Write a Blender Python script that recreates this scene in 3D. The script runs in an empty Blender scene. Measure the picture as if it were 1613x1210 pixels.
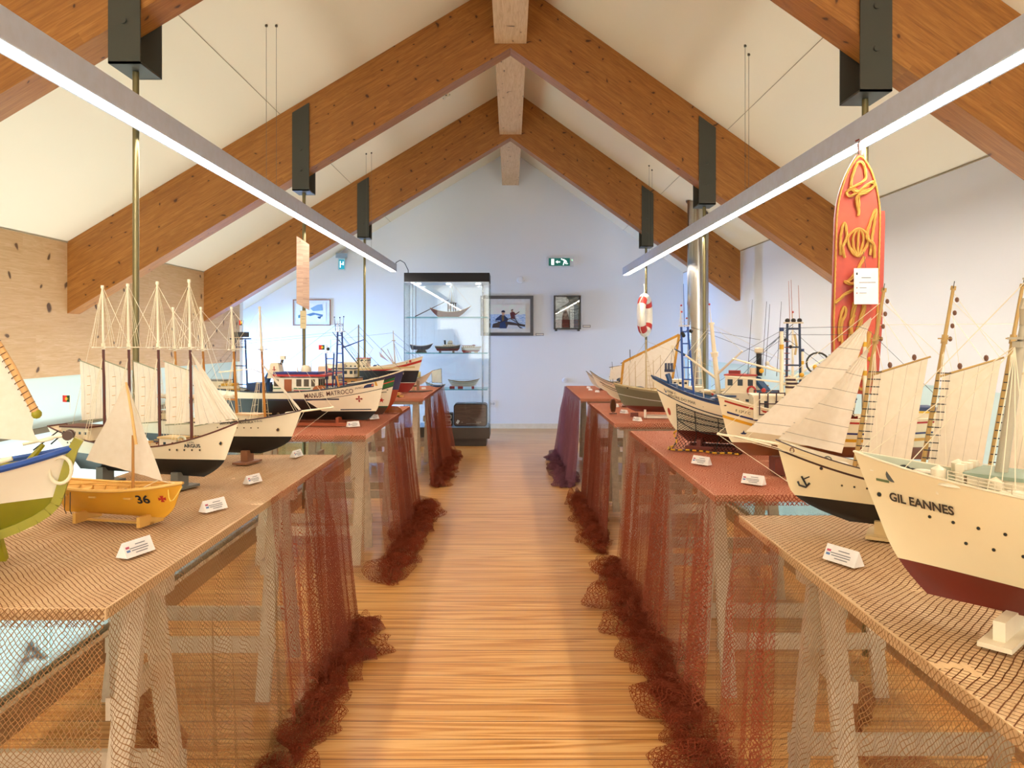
import bpy, math, random
from mathutils import Vector, Matrix
random.seed(7)
sc = bpy.context.scene
COL = sc.collection
# ---------------------------------------------------------------- camera
cam_d = bpy.data.cameras.new('camera'); cam = bpy.data.objects.new('camera', cam_d); COL.objects.link(cam)
cam.location = (0, 0, 1.27); cam.rotation_euler = (math.pi/2, 0, 0)
cam_d.sensor_width = 36; cam_d.lens = 26.78; cam_d.shift_x = 0.0015; cam_d.shift_y = -0.044
cam_d.clip_start = 0.02; sc.camera = cam
# ---------------------------------------------------------------- world, exposure
w = bpy.data.worlds.new('world'); sc.world = w; w.use_nodes = True
w.node_tree.nodes['Background'].inputs[0].default_value = (0.75, 0.85, 1, 1)
w.node_tree.nodes['Background'].inputs[1].default_value = 0.6
sc.view_settings.view_transform = 'Standard'; sc.view_settings.look = 'None'
sc.view_settings.gamma = 1; sc.view_settings.exposure = 1.12; sc.view_settings.use_curve_mapping = False
sc.cycles.transparent_max_bounces = 32
sc.cycles.max_bounces = 8; sc.cycles.diffuse_bounces = 5
# ---------------------------------------------------------------- large lights
def area(name, loc, rot, sx, sy, power, color):
    l = bpy.data.lights.new(name, 'AREA'); l.shape = 'RECTANGLE'; l.size = sx; l.size_y = sy
    l.energy = power; l.color = color
    o = bpy.data.objects.new(name, l); COL.objects.link(o); o.location = loc; o.rotation_euler = rot
    return o
# daylight of the window in the left recess beside the end wall (shines to +X)
area('daylight_left_window', (-6.2, 9.6, 2.0), (0, -math.pi/2, 0), 3.0, 3.0, 2200, (0.19, 0.44, 1.0))
# warm fill added behind the camera, where no source is seen
area('rear_fill_light', (0, -3.85, 1.9), (math.pi/2, 0, 0), 4.2, 2.4, 62, (1.0, 0.90, 0.74))
# added area lights that brighten the lower storey and the ceiling above
area('lower_storey_fill_left', (-2.5, 3.6, -2.5), (math.pi, 0, 0), 0.9, 8, 60, (0.97, 0.96, 0.94))
area('lower_wall_fill_left', (-1.85, 3.6, -1.0), (0, math.pi/2, 0), 1.2, 8, 75, (0.88, 0.96, 1.0))  # unseen fill added under the floor edge, aimed at the left lower wall
area('lower_wall_fill_right', (1.75, 3.6, -1.0), (0, -math.pi/2, 0), 1.2, 8, 30, (0.88, 0.96, 1.0))  # same added fill for the right lower wall
area('lower_storey_fill_right', (2.05, 3.6, -2.5), (math.pi, 0, 0), 0.6, 8, 45, (0.97, 0.96, 0.94))
# ---------------------------------------------------------------- helpers
PI = math.pi
def lin(h):
    if isinstance(h, tuple): return (*h, 1) if len(h) == 3 else h
    h = h.lstrip('#'); v = [int(h[i:i+2], 16)/255 for i in (0, 2, 4)]
    return tuple((c/12.92 if c <= .04045 else ((c+.055)/1.055)**2.4) for c in v) + (1,)
class NT:
    def __init__(s, name):
        s.m = bpy.data.materials.new(name); s.m.use_nodes = True
        s.t = s.m.node_tree; s.b = s.t.nodes['Principled BSDF']; s.out = s.t.nodes['Material Output']
    def n(s, ty, ins=None, **kw):
        nd = s.t.nodes.new('ShaderNode'+ty)
        for k, v in kw.items(): setattr(nd, k, v)
        if ins:
            for k, v in ins.items(): s.put(nd.inputs[k], v)
        return nd
    def put(s, sock, v):
        if hasattr(v, 'is_output'): s.t.links.new(v, sock)
        else: sock.default_value = v
    def math(s, op, a, b=None, c=None):
        nd = s.n('Math', operation=op); s.put(nd.inputs[0], a)
        if b is not None: s.put(nd.inputs[1], b)
        if c is not None: s.put(nd.inputs[2], c)
        return nd.outputs[0]
    def mix(s, f, a, b, mode='MIX'):
        nd = s.n('Mix', data_type='RGBA', blend_type=mode)
        s.put(nd.inputs[0], f); s.put(nd.inputs[6], lin(a) if isinstance(a, str) else a)
        s.put(nd.inputs[7], lin(b) if isinstance(b, str) else b); return nd.outputs[2]
    def coord(s, kind='Object'): return s.n('TexCoord').outputs[kind]
    def mapping(s, v, sc=(1,1,1), loc=(0,0,0), rot=(0,0,0)):
        nd = s.n('Mapping'); s.put(nd.inputs[0], v); nd.inputs['Scale'].default_value = sc
        nd.inputs['Location'].default_value = loc; nd.inputs['Rotation'].default_value = rot; return nd.outputs[0]
    def noise(s, v, scale=5, detail=4, rough=.5, dist=0, out=0):
        nd = s.n('TexNoise'); s.put(nd.inputs['Vector'], v); nd.inputs['Scale'].default_value = scale
        nd.inputs['Detail'].default_value = detail; nd.inputs['Roughness'].default_value = rough
        nd.inputs['Distortion'].default_value = dist; return nd.outputs[out]
    def ramp(s, f, stops, interp='LINEAR'):
        nd = s.n('ValToRGB'); s.put(nd.inputs[0], f); r = nd.color_ramp; r.interpolation = interp
        while len(r.elements) < len(stops): r.elements.new(0.5)
        for e, (p, c) in zip(r.elements, stops): e.position = p; e.color = lin(c) if isinstance(c, str) else c
        return nd.outputs[0]
    def bump(s, h, strength=.3, dist=.01):
        nd = s.n('Bump'); s.put(nd.inputs['Height'], h); nd.inputs['Strength'].default_value = strength
        nd.inputs['Distance'].default_value = dist; s.t.links.new(nd.outputs[0], s.b.inputs['Normal'])
    def base(s, c, rough=.5, metal=0):
        s.put(s.b.inputs['Base Color'], lin(c) if isinstance(c, str) else c)
        s.put(s.b.inputs['Roughness'], rough); s.b.inputs['Metallic'].default_value = metal; return s.m
_mc = {}
def M(hexc, rough=.5, metal=0):
    k = (hexc, rough, metal)
    if k not in _mc:
        t = NT('paint_%s' % hexc.strip('#')); v = t.coord('Object')
        f = t.noise(v, 22, 3)
        c = t.mix(t.math('MULTIPLY', f, .45), hexc, '#cdbfa8', 'MULTIPLY') if not metal else lin(hexc)
        t.base(c, rough, metal); _mc[k] = t.m
    return _mc[k]
def emis(name, c, st):
    t = NT(name); t.base(c, .5); t.b.inputs['Emission Color'].default_value = lin(c)
    t.b.inputs['Emission Strength'].default_value = st; return t.m
class MB:
    def __init__(s): s.v = []; s.f = []; s.uv = {}
    def box(s, c, d, rz=0, ry=0, rx=0, taper=1.0, tx=None):
        R = Matrix.Rotation(rz, 3, 'Z') @ Matrix.Rotation(ry, 3, 'Y') @ Matrix.Rotation(rx, 3, 'X')
        n = len(s.v); c = Vector(c); tx = taper if tx is None else tx
        for z in (-.5, .5):
            kx, ky = (tx, taper) if z > 0 else (1, 1)
            for x, y in ((-.5,-.5),(.5,-.5),(.5,.5),(-.5,.5)):
                s.v.append(tuple(c + R @ Vector((x*d[0]*kx, y*d[1]*ky, z*d[2]))))
        s.f += [(n+3,n+2,n+1,n),(n+4,n+5,n+6,n+7),(n,n+1,n+5,n+4),(n+1,n+2,n+6,n+5),(n+2,n+3,n+7,n+6),(n+3,n,n+4,n+7)]
        return s
    def bar(s, a, b, w_, h_):
        a, b = Vector(a), Vector(b); d = b-a; L = d.length
        q = d.to_track_quat('X', 'Z').to_matrix(); n = len(s.v); c = (a+b)/2
        for z in (-.5,.5):
            for x, y in ((-.5,-.5),(.5,-.5),(.5,.5),(-.5,.5)): s.v.append(tuple(c + q @ Vector((x*L, y*w_, z*h_))))
        s.f += [(n+3,n+2,n+1,n),(n+4,n+5,n+6,n+7),(n,n+1,n+5,n+4),(n+1,n+2,n+6,n+5),(n+2,n+3,n+7,n+6),(n+3,n,n+4,n+7)]
        return s
    def tube(s, pts, r, k=6, r1=None, cap=True):
        pts = [Vector(p) for p in pts]; N = len(pts); n0 = len(s.v); up = None
        for i, p in enumerate(pts):
            d = (pts[min(i+1, N-1)] - pts[max(i-1, 0)])
            if d.length < 1e-9: d = Vector((0,0,1))
            d.normalize()
            if up is None: up = d.orthogonal().normalized()
            up = up - d*up.dot(d)
            up = up.normalized() if up.length > 1e-6 else d.orthogonal().normalized()
            sd = d.cross(up); rr = r if r1 is None else r + (r1-r)*i/(N-1)
            if isinstance(r, (list, tuple)): rr = r[i]
            for j in range(k):
                a = 2*PI*j/k; s.v.append(tuple(p + up*(rr*math.cos(a)) + sd*(rr*math.sin(a))))
        for i in range(N-1):
            for j in range(k):
                a = n0+i*k+j; b = n0+i*k+(j+1) % k; s.f.append((a, b, b+k, a+k))
        if cap: s.f.append(tuple(n0+j for j in reversed(range(k)))); s.f.append(tuple(n0+(N-1)*k+j for j in range(k)))
        return s
    def line(s, a, b, r=.0008, k=4, sag=0):
        if sag:
            a, b = Vector(a), Vector(b)
            return s.tube([a.lerp(b, i/6) + Vector((0,0,-sag*4*(i/6)*(1-i/6))) for i in range(7)], r, k)
        return s.tube([a, b], r, k)
    def cyl(s, a, b, r, r1=None, k=16): return s.tube([a, b], r, k, r if r1 is None else r1)
    def lathe(s, prof, c=(0,0,0), axis='Z', k=20):
        n0 = len(s.v); c = Vector(c)
        for (r, h) in prof:
            for j in range(k):
                a = 2*PI*j/k; x, y = r*math.cos(a), r*math.sin(a)
                p = {'Z': (x, y, h), 'X': (h, x, y), 'Y': (x, h, y)}[axis]; s.v.append(tuple(c+Vector(p)))
        for i in range(len(prof)-1):
            for j in range(k):
                a = n0+i*k+j; b = n0+i*k+(j+1) % k; s.f.append((a, b, b+k, a+k))
        return s
    def grid(s, fn, nu, nv, uvf=None, flip=False):
        n0 = len(s.v)
        for i in range(nu+1):
            for j in range(nv+1):
                s.v.append(tuple(fn(i/nu, j/nv)))
                if uvf: s.uv[len(s.v)-1] = uvf(i/nu, j/nv)
        for i in range(nu):
            for j in range(nv):
                a = n0+i*(nv+1)+j; q = (a, a+nv+1, a+nv+2, a+1); s.f.append(q[::-1] if flip else q)
        return s
    def ball(s, c, r, sx=1, sy=1, sz=1, k=10):
        c = Vector(c)
        return s.grid(lambda u, v: c + Vector((sx*r*math.sin(PI*v)*math.cos(2*PI*u), sx*sy/sx*r*math.sin(PI*v)*math.sin(2*PI*u), sz*r*math.cos(PI*v))), k, max(4, k//2), flip=True)
    def poly(s, pts, th, nrm):
        n = len(s.v); k = len(pts); nv = Vector(nrm)*th
        for p in pts: s.v.append(tuple(p))
        for p in pts: s.v.append(tuple(Vector(p)+nv))
        s.f.append(tuple(range(n+k-1, n-1, -1))); s.f.append(tuple(range(n+k, n+2*k)))
        for i in range(k): j = (i+1) % k; s.f.append((n+i, n+j, n+k+j, n+k+i))
        return s
    def build(s, name, mat, parent=None, smooth=True, ang=35):
        me = bpy.data.meshes.new(name); me.from_pydata(s.v, [], s.f); me.validate(); me.update()
        if s.uv:
            l = me.uv_layers.new(name='UVMap')
            for lp in me.loops: l.data[lp.index].uv = s.uv.get(lp.vertex_index, (0, 0))
        me.materials.append(mat)
        if smooth:
            for p in me.polygons: p.use_smooth = True
            me.set_sharp_from_angle(angle=math.radians(ang))
        o = bpy.data.objects.new(name, me); COL.objects.link(o)
        if parent: o.parent = parent
        return o
def tag(o, label=None, cat=None, group=None, kind=None):
    for k, v in (('label', label), ('category', cat), ('group', group), ('kind', kind)):
        if v: o[k] = v
    return o
def thing(name, label, cat, loc=(0,0,0), rz=0, group=None):
    o = bpy.data.objects.new(name, None); COL.objects.link(o); o.empty_display_size = .05
    o.location = loc; o.rotation_euler = (0, 0, rz); return tag(o, label, cat, group)
def struct(name, mb, mat, smooth=False): return tag(mb.build(name, mat, None, smooth), kind='structure')
def copy_tree(o, parent=None):
    c = o.copy(); COL.objects.link(c); c.parent = parent
    for ch in list(o.children): copy_tree(ch, c)
    return c
_font = {}
def text_mesh(body, size, bold=0.0):
    """flat text outline as (verts2d, faces) centred on 0,0"""
    key = (body, size, bold)
    if key not in _font:
        cu = bpy.data.curves.new('t', 'FONT'); cu.body = body; cu.size = size; cu.align_x = 'CENTER'; cu.align_y = 'CENTER'
        cu.offset = bold*size; cu.resolution_u = 3
        ob = bpy.data.objects.new('t', cu); COL.objects.link(ob)
        bpy.context.view_layer.update()
        me = bpy.data.meshes.new_from_object(ob.evaluated_get(bpy.context.evaluated_depsgraph_get()))
        _font[key] = ([tuple(v.co[:2]) for v in me.vertices], [tuple(p.vertices) for p in me.polygons])
        bpy.data.objects.remove(ob); bpy.data.curves.remove(cu); bpy.data.meshes.remove(me)
    return _font[key]
def flat_text(body, size, fn, mat, parent, bold=0, name='lettering'):
    vs, fs = text_mesh(body, size, bold); mb = MB(); mb.v = [tuple(fn(x, y)) for x, y in vs]; mb.f = list(fs)
    return mb.build(name, mat, parent, False)
# ---------------------------------------------------------------- materials of the room
def glulam(name, a, b, c, knots=.06, lam=.045, rough=.55, kscale=3.2, ky=.05):
    """laminated timber, grain along local X"""
    t = NT(name); v = t.coord('Object')
    sep = t.n('SeparateXYZ', {0: v})
    z = t.math('FLOOR', t.math('DIVIDE', sep.outputs[2], lam))
    seg = t.math('FLOOR', t.math('ADD', t.math('DIVIDE', sep.outputs[0], 1.3), t.math('MULTIPLY', z, .37)))
    comb = t.n('CombineXYZ', {0: seg, 1: z, 2: 0.})
    wn = t.n('TexWhiteNoise', {'Vector': comb.outputs[0]})
    off = t.n('VectorMath', {0: v, 1: wn.outputs['Color']}, operation='ADD').outputs[0]
    g = t.noise(t.mapping(off, (2.2, 26, 34)), 2.2, 6, .62, 1.1)
    col = t.ramp(g, [(.25, a), (.52, b), (.75, c)])
    col = t.mix(t.math('MULTIPLY', wn.outputs['Value'], .32), col, a)
    s3 = t.n('SeparateXYZ', {0: t.n('VectorMath', {0: v, 1: t.n('VectorMath', {0: t.noise(v, 3, 2, out=1), 1: (.3,.3,.3)}, operation='MULTIPLY').outputs[0]}, operation='ADD').outputs[0]})
    vo = t.n('TexVoronoi', {'Vector': t.n('CombineXYZ', {0: s3.outputs[0], 1: t.math('MULTIPLY', t.math('ADD', s3.outputs[2], s3.outputs[1]), 1.3)}).outputs[0], 'Scale': kscale}, voronoi_dimensions='2D')
    kd = t.math('ADD', vo.outputs['Distance'], t.math('MULTIPLY', t.noise(v, 30, 2), .03))
    kn = t.n('MapRange', {'Value': kd, 1: knots+.022, 2: knots-.01, 3: 0., 4: 1.}).outputs[0]
    sel = t.n('SeparateXYZ', {0: vo.outputs['Color']}).outputs[0]
    kn = t.math('MULTIPLY', kn, t.math('GREATER_THAN', sel, .2))
    halo = t.n('MapRange', {'Value': kd, 1: knots+.10, 2: knots+.0, 3: 0., 4: .45}).outputs[0]
    halo = t.math('MULTIPLY', halo, t.math('GREATER_THAN', sel, .2))
    col = t.mix(halo, col, a)
    col = t.mix(t.math('MULTIPLY', kn, .85), col, '#3a1c0c')
    t.base(col, rough); t.bump(g, .12, .002); return t.m
MAT_RAFTER = glulam('rafter_pine', '#84501f', '#a66b2c', '#bb833e', .055, .045, .45, 5.5)
MAT_RIDGE = glulam('ridge_pine', '#bf9468', '#d8b48a', '#e4c6a0', .05, .045, .5, 4, .6)
MAT_PANEL = glulam('whitened_pine_panel', '#c29a6a', '#d3b083', '#dfc19a', .07, .30, .6, 3.0)
def floor_mat():
    t = NT('pine_floorboards'); v = t.coord('Object'); sep = t.n('SeparateXYZ', {0: v})
    bw = .115
    yq = t.math('DIVIDE', sep.outputs[1], bw); row = t.math('FLOOR', yq); fr = t.math('FRACT', yq)
    wn = t.n('TexWhiteNoise', {'W': row}, noise_dimensions='1D')
    xo = t.math('ADD', sep.outputs[0], t.math('MULTIPLY', wn.outputs['Value'], 9.))
    vv = t.n('CombineXYZ', {0: xo, 1: sep.outputs[1], 2: t.math('MULTIPLY', row, 3.7)}).outputs[0]
    g1 = t.noise(t.mapping(vv, (.42, 13, 1)), 1.3, 3, .45, .5)
    rings = t.math('SINE', t.math('MULTIPLY', g1, 46.))
    rings = t.math('MULTIPLY_ADD', rings, .5, .5)
    fine = t.noise(t.mapping(vv, (1.6, 120, 1)), 2, 3, .6)
    f = t.math('ADD', t.math('MULTIPLY', rings, .55), t.math('MULTIPLY', fine, .45))
    col = t.ramp(f, [(.1, '#b0712f'), (.45, '#d39a54'), (.85, '#e2b472')])
    col = t.mix(t.math('MULTIPLY', wn.outputs['Value'], .25), col, '#bd7c34')
    gap = t.math('MAXIMUM', t.math('LESS_THAN', fr, .024), t.math('GREATER_THAN', fr, .988))
    col = t.mix(t.math('MULTIPLY', gap, .9), col, '#5a3214')
    t.base(col, t.math('MULTIPLY_ADD', fine, .12, .24)); t.b.inputs['Specular IOR Level'].default_value = .6
    t.bump(t.math('SUBTRACT', t.math('MULTIPLY', f, .15), gap), .12, .002); return t.m
def plaster(name, c, c2, rough=.85):
    t = NT(name); v = t.coord('Object'); n = t.noise(v, 1.3, 3); s2 = t.noise(v, 160, 2)
    t.base(t.mix(t.math('MULTIPLY', n, .5), c, c2), rough); t.bump(s2, .12, .003); return t.m
MAT_FLOOR = floor_mat()
MAT_CEIL = plaster('cream_ceiling_plaster', '#ebdfc6', '#e3d5ba')
MAT_WALL = plaster('white_wall_plaster', '#eceef0', '#e4e6ea')
MAT_VOID = plaster('pale_lower_wall', '#d2e6e2', '#c8e0de')
WHITE = M('#f1ead8', .4); BLACK = M('#14130f', .4); DARKSTEEL = M('#4a4a44', .5, .6)
CREAM = M('#eadfc2', .45); NAVY = M('#1d3566', .4); RED = M('#b3281f', .4); GREEN = M('#2c6a3c', .45)
YELLOW = M('#d9a41c', .45); TAN = M('#cdb27c', .55); BROWN = M('#6b3418', .45); ORANGE = M('#b5512a', .5)
BLUE = M('#23508c', .4); GREY = M('#6f716a', .5); LGREY = M('#b8bcb8', .5); BRASSWOOD = M('#c98a2e', .45)
MAST = M('#c3a468', .5); ROPE = M('#efe5c8', .7); DROPE = M('#4c453a', .7); CHROME = M('#c9ccd0', .22, 1); CARD = M('#f4f1ec', .6)
def glass_mat(name, tint, rough=0.0):
    t = NT(name); t.base(tint, rough); t.b.inputs['Transmission Weight'].default_value = 1
    t.b.inputs['IOR'].default_value = 1.45; return t.m
def thin_glass(name, tint, alpha=.1):
    t = NT(name); tr = t.n('BsdfTransparent', {0: lin(tint)}); gl = t.n('BsdfGlossy', {0: (1,1,1,1), 'Roughness': .01})
    fr = t.n('Fresnel', {'IOR': 1.45}); mx = t.n('MixShader', {0: t.math('MULTIPLY', fr.outputs[0], .8), 1: tr.outputs[0], 2: gl.outputs[0]})
    t.t.links.new(mx.outputs[0], t.out.inputs[0]); return t.m
GLASS = thin_glass('clear_case_glass', '#fafdfd'); GLASS_EDGE = thin_glass('green_shelf_glass', '#a6dde2')
GLASS_BAL = thin_glass('balustrade_glass', '#eef8f8')
def net_mat(name, c1, c2, cell=.013, wd=.2, jit=.25, transl=.3):
    t = NT(name); uv = t.coord('UV')
    nz = t.n('VectorMath', {0: t.noise(uv, 14, 2, out=1), 1: (.5,.5,.5)}, operation='SUBTRACT').outputs[0]
    wv = t.n('VectorMath', {0: nz, 'Scale': cell*jit*6}, operation='SCALE').outputs[0]
    p = t.n('VectorMath', {0: uv, 1: wv}, operation='ADD').outputs[0]
    s = t.n('SeparateXYZ', {0: p})
    a = t.math('FRACT', t.math('DIVIDE', t.math('ADD', t.math('MULTIPLY', s.outputs[0], .8), t.math('MULTIPLY', s.outputs[1], .8)), cell))
    b = t.math('FRACT', t.math('DIVIDE', t.math('SUBTRACT', t.math('MULTIPLY', s.outputs[0], .8), t.math('MULTIPLY', s.outputs[1], .8)), cell))
    th = t.math('MAXIMUM', t.math('LESS_THAN', a, wd), t.math('LESS_THAN', b, wd))
    col = t.mix(t.noise(uv, 3, 3), c1, c2)
    df = t.n('BsdfDiffuse', {0: col}); tl = t.n('BsdfTranslucent', {0: col}); tr = t.n('BsdfTransparent')
    m1 = t.n('MixShader', {0: transl, 1: df.outputs[0], 2: tl.outputs[0]})
    m2 = t.n('MixShader', {0: th, 1: tr.outputs[0], 2: m1.outputs[0]})
    t.t.links.new(m2.outputs[0], t.out.inputs[0]); return t.m
# ================================================================= THE ROOM
XL, XR, YE, YB = -3.27, 2.45, 10.8, -4.0
AP, SL, SR = 3.95, .60, .71           # ceiling apex height and the two slopes
def ceil_z(x): return AP + SL*x if x < 0 else AP - SR*x
FL, FR_ = -1.66, 1.60                   # floor edges (balustrades)
mb = MB().box(((FL+FR_)/2, (9.3+YB)/2, -.1), (FR_-FL, 9.3-YB, .2)).box((( -4.4+XR)/2, (9.3+YE)/2, -.1), (XR+4.4, YE-9.3, .2))
struct('floor', mb, MAT_FLOOR)
mb = MB()
for s, xe in ((-1, -4.5), (1, XR+.15)):
    a, b = ceil_z(0), ceil_z(xe)
    p = [(0, YB, a), (xe, YB, b), (xe, YE+.1, b), (0, YE+.1, a)]
    if s > 0: p = p[::-1]
    mb.poly(p, .12, (0, 0, 1))
struct('ceiling', mb, MAT_CEIL)
# gable walls
def gable(name, y, th, holes=None):
    m = MB(); m.poly([(-4.5, y, -.2), (XR+.15, y, -.2), (XR+.15, y, ceil_z(XR+.15)), (0, y, AP), (-4.5, y, ceil_z(-4.5))], th, (0, 1, 0)); return m
struct('wall_far', gable('wall_far', YE, .15), MAT_WALL)
mb = MB().box((0, YB-.07, -1.3), (9, .14, 2.6+1.0)).box((-3.4, YB-.07, 1.6), (2.2, .14, 3.2)).box((3.2, YB-.07, 1.6), (1.8, .14, 3.2)).poly([(-2.3, YB, 3.2), (2.3, YB, 3.2), (2.3, YB, 3.3), (0, YB, AP), (-2.3, YB, 3.3)], .1, (0,-1,0))
struct('wall_back', mb, MAT_WALL)
mb = MB().box((0, YB-.05, .55), (4.8, .06, .08)).box((0, YB-.05, 3.18), (4.8, .06, .08))
for x in (-2.3, -.77, .77, 2.3): mb.box((x, YB-.05, 1.87), (.07, .06, 2.7))
struct('window_rear_added', mb, M('#d8dad8', .5))  # unseen window frame, added to go with the rear fill light
# right wall: white above, pale lower storey wall below
struct('wall_right', MB().box((XR+.07, (YE+YB)/2, 1.7), (.14, YE-YB, 1.4)), MAT_WALL)
struct('wall_right_lower', MB().box((XR+.09, (9.3+YB)/2, -1.0), (.14, 9.3-YB, 4.0)).box((XR+.07, 10.05, .5), (.14, 1.5, 1.02)), MAT_VOID)
# left wall: timber band above z=1, pale wall below; recess with a window beyond y=9.3
pn = MB().box((0, 0, .65), (9.3-YB, .14, 1.3)); o = struct('wall_left', pn, MAT_PANEL); o.location = (XL-.07, (9.3+YB)/2, 1.0); o.rotation_euler = (0, 0, PI/2)
struct('wall_left_lower', MB().box((XL-.10, (9.3+YB)/2, -1.0), (.14, 9.3-YB, 4.0)), MAT_VOID)
mb = MB().box((-3.84, 9.25, 1.4), (1.15, .1, 2.9)).box((-4.45, 10.05, .3), (.1, 1.5, .8)).box((-4.45, 10.05, 2.68), (.1, 1.5, .3))
struct('wall_recess', mb, MAT_WALL)
mb = MB()
for y in (9.35, 10.05, 10.75): mb.box((-4.42, y, 1.6), (.06, .06, 1.9))
for z in (.7, 2.53): mb.box((-4.42, 10.05, z), (.06, 1.46, .06))
wn_ = struct('window_1', mb, M('#d8dad8', .5))
# lower storey floor far below
struct('floor_lower', MB().box((-.4, 2.6, -2.85), (6.2, 13.4, .1)), plaster('pale_lower_floor', '#d6dcd8', '#c9d2cf'))
# curbs under the balustrades
CURB = glulam('weathered_curb_timber', '#8a6a44', '#a5825a', '#b8986c', .03, .06)
for nm, x in (('trim_1', FL+.035), ('trim_2', FR_-.035)):
    o = struct(nm, MB().box((0, 0, .05), (13.3, .07, .10)), CURB); o.location = (x, 2.65, 0); o.rotation_euler = (0, 0, PI/2)
struct('trim_3', MB().box((-1.0, YE-.006, .035), (6.8, .012, .07)), WHITE)
# ceiling board joints and thin darker strips where ceiling meets the walls
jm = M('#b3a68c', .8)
mb = MB()
for x in (-1.70, 1.60): mb.bar((x, YB, ceil_z(x)-.002), (x, YE, ceil_z(x)-.002), .0028, .003)
struct('trim_4', mb, jm)
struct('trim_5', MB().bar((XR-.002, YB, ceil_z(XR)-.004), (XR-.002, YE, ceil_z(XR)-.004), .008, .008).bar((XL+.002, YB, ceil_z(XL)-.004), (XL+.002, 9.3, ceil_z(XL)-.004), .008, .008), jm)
struct('trim_6', MB().box((XL-.01, (9.3+YB)/2, .63), (.04, 9.3-YB, .035)), M('#6a6048', .5))
# giant letter on the lower left wall
def wall_letter(ch, y, z, size):
    o = flat_text(ch, size, lambda a, b: (XL-.026, y+a*2, z+b), M('#2c3a40', .6), None, .02, 'wall_letter')
    return o
tag(wall_letter('A', 5.25, -.92, .26), 'dark letter A on the pale wall below the left balustrade', 'letter')
# ---- balustrades (glass panels, handrail)
def balustrade(x, label):
    t = thing('glass_balustrade', label, 'balustrade', (x, 0, .10), 0, 'glass balustrades')
    for i in range(6):
        y0 = -3.9 + i*2.2
        MB().box((0, y0+1.09, .27), (.012, 2.196, .54)).build('glass_panel', GLASS_BAL, t, False)
    MB().box((0, 2.65, .555), (.035, 13.2, .03)).build('handrail', M('#5d5340', .4, .4), t, False)
balustrade(FL+.035, 'glass balustrade with dark handrail behind the left row of tables')
balustrade(FR_-.035, 'glass balustrade with dark handrail behind the right row of tables')
# ---- rafters and ridge beam
TH = .16
def rafter(side, y, n):
    s = -1 if side == 'l' else 1
    xe = XL if s < 0 else XR; k = SL if s < 0 else SR
    L = math.hypot(xe, k*xe); ang = math.atan(k)
    dv = .53*math.cos(ang)
    m = MB()      # local x runs from ridge to eaves, z up (perpendicular), plumb cut ends
    sh = dv*math.tan(ang)
    v = [(0,0),(L,0),(L+sh,-dv),(sh,-dv)]
    m.poly([(x, TH/2, z) for x, z in v], TH, (0,-1,0))
    o = m.build('rafter', MAT_RAFTER, None, False)
    o.location = (0, y, AP-.001)
    o.rotation_euler = (0, ang, 0) if s > 0 else (0, ang, PI)
    return o
RY = [3.05, 5.70, 8.20]
n = 10
for i, y in enumerate(RY):
    for sd in 'lr':
        o = rafter(sd, y, i); o.name = 'trim_%d' % n; n += 1
o = struct('trim_20', MB().box((0, 0, 0), (14.9, .235, .44)), MAT_RIDGE); o.location = (0, 3.42, AP-.44+.18-.02); o.rotation_euler = (0, 0, PI/2)
# ---- steel hanger brackets and tension rods
BR = M('#4b4b44', .45, .5); RODM = M('#7c7350', .35, .7)
SIDE = {-1: 'left', 1: 'right'}; WH = ['nearest', 'second', 'farthest']
for s, xs in ((-1, [-1.50, -1.545, -1.57]), (1, [1.42, 1.45, 1.46])):
    for i, (x, y) in enumerate(zip(xs, RY)):
        zt = ceil_z(x)-.05; zb = ceil_z(x)-.66 - (.05 if i == 0 else 0)
        t = thing('hanger_bracket', 'dark steel bracket strapped round the %s rafter of the %s slope' % (WH[i], SIDE[s]), 'bracket', (x, y, zb), 0, 'hanger brackets on the rafters')
        hw = TH/2+.006; H = zt-zb; sk = (SL if s < 0 else -SR)
        for sy in (-1, 1):
            p = [(-.062, sy*hw, 0), (.062, sy*hw, 0), (.062, sy*hw, H+sk*.062), (-.062, sy*hw, H-sk*.062)]
            m = MB().poly(p if sy < 0 else p[::-1], .008, (0, sy, 0)); m.build('side_plate', BR, t, False)
        m = MB().box((0, 0, .004), (.124, 2*hw+.016, .008)); m.build('bottom_plate', BR, t, False)
        for hz in (.25, .5):
            MB().lathe([(.0, 0), (.012, 0), (.012, -.008), (0, -.008)], (0, -hw-.008, H*hz), 'Y', 8).build('bolt', BR, t)
        m = MB().cyl((0, 0, .016), (0, 0, zb-.12), .0125, k=12)
        r = tag(MB().cyl((x, y, .002), (x, y, zb-.002), .0125, k=12).build('hanger_rod', RODM), 'steel rod hanging from the %s bracket on the %s down to the floor' % (WH[i], SIDE[s]), 'rod', 'steel hanger rods')
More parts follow.
